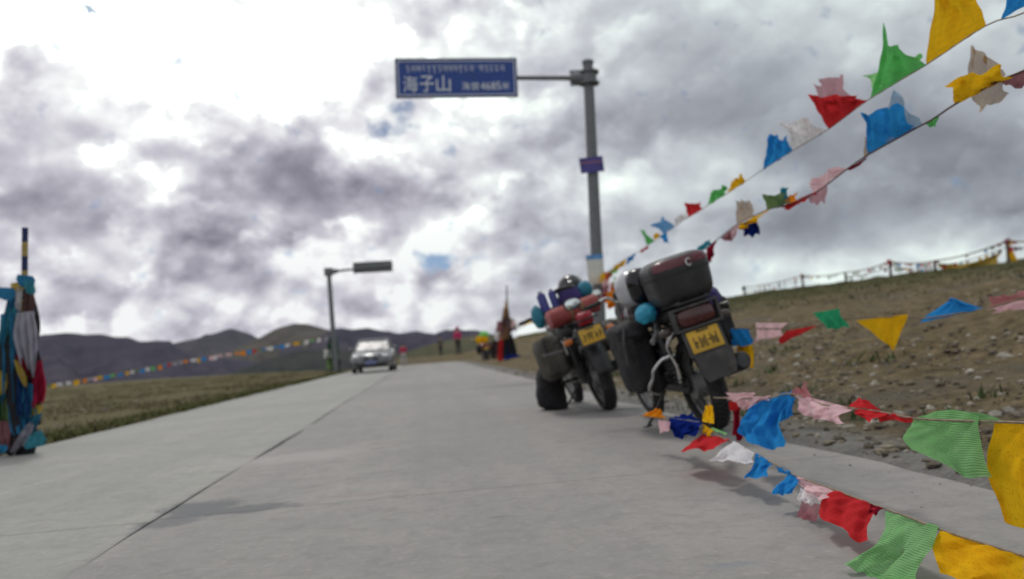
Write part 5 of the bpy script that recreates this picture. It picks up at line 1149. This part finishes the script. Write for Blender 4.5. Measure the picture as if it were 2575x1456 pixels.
# ------------------------------------------------------------------ silver car
SIL = mat('silver_paint', (.14, .145, .15), .3, .55, .06, 3, coat=.7)
GLS = mat('car_glass', (.13, .135, .145), .35, 0, .1, 3, spec=.6)
cp = G(932, 938); 
car = empty('car', loc=(cp.x, cp.y+.6, 0), label='silver car coming along the far lane with a bright windscreen', cat='car'); car.rotation_euler = (0, 0, math.radians(-1.0))
def loft(st, closed=True):
    mb = MB(); vs = []; fs = []; m_ = None
    for (y, ring) in st:
        m_ = len(ring); vs += [(x, y, z) for x, z in ring]
    for i in range(len(st)-1):
        for j in range(m_): fs.append((i*m_+j, i*m_+(j+1) % m_, (i+1)*m_+(j+1) % m_, (i+1)*m_+j))
    fs += [tuple(range(m_)), tuple((len(st)-1)*m_+j for j in range(m_))]
    return mb.add(vs, fs)
def ring(hw, z0, z1, r=.10, in_=.06):
    h = [(hw-in_, z0), (hw, z0+.14), (hw+.0, (z0+z1)/2), (hw-.02, z1-r), (hw-r-.03, z1)]
    return h+[(-x, z) for x, z in reversed(h)]
obj('body', loft([(0.0, ring(.62, .30, .60)), (.06, ring(.76, .22, .70)), (.25, ring(.82, .20, .78)), (.75, ring(.84, .20, .86)), (1.25, ring(.85, .20, .93)), (2.2, ring(.86, .20, .96)), (3.3, ring(.85, .20, .98)), (4.0, ring(.82, .22, .98)), (4.35, ring(.74, .28, .88)), (4.42, ring(.66, .34, .70))]), SIL, car)
def cab(y0, y1, w0, w1, z): pass
obj('cabin', loft([(1.15, [(.74, .92), (.73, .94), (-.73, .94), (-.74, .92)]), (1.95, [(.74, .92), (.59, 1.36), (-.59, 1.36), (-.74, .92)]), (2.9, [(.75, .94), (.60, 1.38), (-.60, 1.38), (-.75, .94)]), (3.75, [(.72, .96), (.66, 1.02), (-.66, 1.02), (-.72, .96)])]), GLS, car, smooth=False)
obj('roof', loft([(1.88, [(.57, 1.345), (.53, 1.39), (-.53, 1.39), (-.57, 1.345)]), (2.1, [(.60, 1.36), (.55, 1.41), (-.55, 1.41), (-.60, 1.36)]), (2.9, [(.615, 1.37), (.56, 1.42), (-.56, 1.42), (-.615, 1.37)]), (3.15, [(.60, 1.31), (.54, 1.37), (-.54, 1.37), (-.60, 1.31)])]), SIL, car)
for s_ in (-1, 1):
    obj('pillar', MB().tube([(s_*.735, 1.12, .94), (s_*.60, 1.93, 1.37)], .035, 6), SIL, car)
    obj('pillar', MB().tube([(s_*.755, 2.25, .95), (s_*.615, 2.28, 1.38)], .03, 6), SIL, car)
    obj('pillar', MB().tube([(s_*.72, 3.75, .97), (s_*.60, 3.0, 1.38)], .05, 6), SIL, car)
    hl = obj('headlight', MB().sq((s_*.60, .06, .66), (.30, .20, .15), .6, 16, 10), mat('headlight_glass', (.55, .57, .58), .1, .3, .1, 8, coat=.6), car)
    obj('mirror', MB().sq((s_*.93, 1.35, 1.0), (.20, .12, .14), .7, 14, 8), SIL, car)
    obj('fog_light', MB().sq((s_*.58, .0, .36), (.16, .06, .09), .7, 12, 8), BLACK, car)
    for y in (.80, 3.45):
        wl = obj('wheel', MB().lathe([(.0, -.09), (.22, -.10), (.30, -.085), (.31, 0), (.30, .085), (.22, .10), (0, .09)], (s_*.76, y, .31), 'X', 24), RUBBER, car)
        obj('rim', MB().lathe([(0, s_*.095), (.06, s_*.11), (.20, s_*.105), (.21, s_*.09)], (s_*.76, y, .31), 'X', 20), ALU, wl)
        obj('wheel_arch', MB().lathe([(.31, 0), (.36, 0), (.36, .02), (.31, .02)], (s_*.845-(.02 if s_ < 0 else 0), y, .31), 'X', 20, True, 0, math.pi), BLACK, car)
obj('grille', MB().box((0, -.01, .56), (.62, .06, .12), None, .02), BLACK, car)
obj('lower_grille', MB().box((0, .02, .30), (1.15, .12, .18), None, .03), BLACK, car)
obj('badge', MB().lathe([(.03, 0), (.05, 0), (.05, -.01), (.03, -.01)], (0, -.045, .57), 'Y', 14, True), CHROME, car)
obj('number_plate', MB().box((0, -.05, .42), (.44, .02, .14), None, .004), mat('blue_plate', (.16, .18, .36), .5), car)
wpn = MB()
for s_ in (-.35, .25): wpn.tube([(s_, 1.16, .965), (s_+.35, 1.42, 1.12)], .008, 5)
obj('wiper', wpn, BLACK, car)

# ------------------------------------------------------------------ people
SKIN = mat('skin', (.36, .20, .13), .6, 0, .1, 9)
def skinned(name, joints, edges, m, parent, sub=1):
    me = bpy.data.meshes.new(name); me.from_pydata([j[:3] for j in joints], edges, [])
    o = bpy.data.objects.new(name, me); COL.objects.link(o)
    md = o.modifiers.new('s', 'SKIN'); md.use_smooth_shade = True
    for v, j in zip(me.skin_vertices[0].data, joints): v.radius = (j[3], j[3]*(j[4] if len(j) > 4 else 1))
    me.skin_vertices[0].data[0].use_root = True
    o.modifiers.new('u', 'SUBSURF').levels = sub
    nm = bpy.data.meshes.new_from_object(o.evaluated_get(bpy.context.evaluated_depsgraph_get())); bpy.data.objects.remove(o)
    nm.materials.clear(); nm.materials.append(m); nm.name = name
    return link(name, nm, parent)
def person(loc, h, yaw, top, legs, hairm, label, pose=0, hat=None):
    s_ = h/1.72; t = empty('person', loc=loc, label=label, cat='person', group='people standing near the crest of the road'); t.rotation_euler = (0, 0, yaw)
    X = lambda *a: tuple(v*s_ for v in a)
    st = .10+.05*pose
    body = [X(0, 0, .95, .12), X(0, 0, 1.2, .12), X(0, 0, 1.40, .11), X(0, 0, 1.48, .055), X(0, .01, 1.56, .06), X(0, .015, 1.64, .088), X(0, .01, 1.71, .06),
            X(-.19, 0, 1.40, .05), X(-.24, .02, 1.15, .04), X(-.20, .10+.05*pose, .93, .032), X(-.19, .13, .84, .035), X(.19, 0, 1.40, .05), X(.25, .0, 1.15, .04), X(.22, .08, .93, .032), X(.21, .11, .84, .035),
            X(-.09, 0, .88, .085), X(-st, .02, .48, .055), X(-st-.01, -.03, .08, .04), X(-st-.02, .10, .03, .035), X(.09, 0, .88, .085), X(st, .03, .48, .055), X(st+.01, .0, .08, .04), X(st+.02, .13, .03, .035)]
    E_ = [(0, 1), (1, 2), (2, 3), (3, 4), (4, 5), (5, 6), (2, 7), (7, 8), (8, 9), (9, 10), (2, 11), (11, 12), (12, 13), (13, 14), (0, 15), (15, 16), (16, 17), (17, 18), (0, 19), (19, 20), (20, 21), (21, 22)]
    skinned('body', body, E_, SKIN, t)
    g = .022*s_
    jk = [b_[:3]+(b_[3]+g*1.3,) for b_ in body]
    ji = [0, 1, 2, 7, 8, 9, 11, 12, 13]; mp_ = {a: i for i, a in enumerate(ji)}
    skinned('jacket', [jk[i] for i in ji], [(mp_[a], mp_[b_]) for a, b_ in E_ if a in mp_ and b_ in mp_], top, t)
    li = [0, 15, 16, 17, 19, 20, 21]; mp_ = {a: i for i, a in enumerate(li)}
    skinned('trousers', [body[i][:3]+(body[i][3]+g*.8,) for i in li], [(mp_[a], mp_[b_]) for a, b_ in E_ if a in mp_ and b_ in mp_], legs, t)
    for i in (17, 21): obj('shoe', MB().sq(tuple(Vector(body[i][:3])+Vector((0, .06, -.03))*s_), X(.10, .26, .10), .6, 12, 8), BLACK, t)
    obj('hair', MB().sq(X(0, -.015, 1.68), X(.20, .22, .19), .9, 14, 10, .03, 2), hairm, t)
    if hat: obj('hood', MB().sq(X(0, -.01, 1.665), X(.235, .25, .27), .9, 16, 10), hat, t)
    fc = MB().sq(X(0, .10, 1.62), X(.03, .04, .05), .8, 8, 6)
    for e_ in (-1, 1): fc.sq(X(e_*.035, .088, 1.655), X(.022, .012, .012), .8, 8, 6)
    obj('face', fc, mat('skin_dark', (.22, .11, .08), .6), t)
    return t
HAIR = mat('black_hair', (.012, .011, .010), .6)
MAG = mat('magenta_jacket', (.52, .02, .12), .7, 0, .2, 6); DKT = mat('dark_trousers', (.025, .027, .035), .85); GRT = mat('grey_green_coat', (.10, .11, .09), .85); CRM = mat('crimson_top', (.45, .02, .07), .75); WHT = mat('pale_trousers', (.42, .40, .40), .85)
p = P(1154, 895, 55); p.z = float(gz(p.x, p.y))
person((p.x, p.y, p.z), 1.74, math.radians(150), MAG, DKT, HAIR, 'person in a magenta hooded jacket and dark trousers on the crest of the road', 0, MAG)
p = P(1016, 915, 49.5); p.z = max(0, float(gz(p.x, p.y)))
person((p.x, p.y, p.z), 1.30, math.radians(20), CRM, WHT, HAIR, 'small person in a crimson top and pale trousers walking behind the silver car', 1)
p = P(1109, 895, 58); p.z = float(gz(p.x, p.y))
person((p.x, p.y, p.z), 1.32, math.radians(200), GRT, DKT, HAIR, 'person in a dull grey green coat between the two people in red', 0)
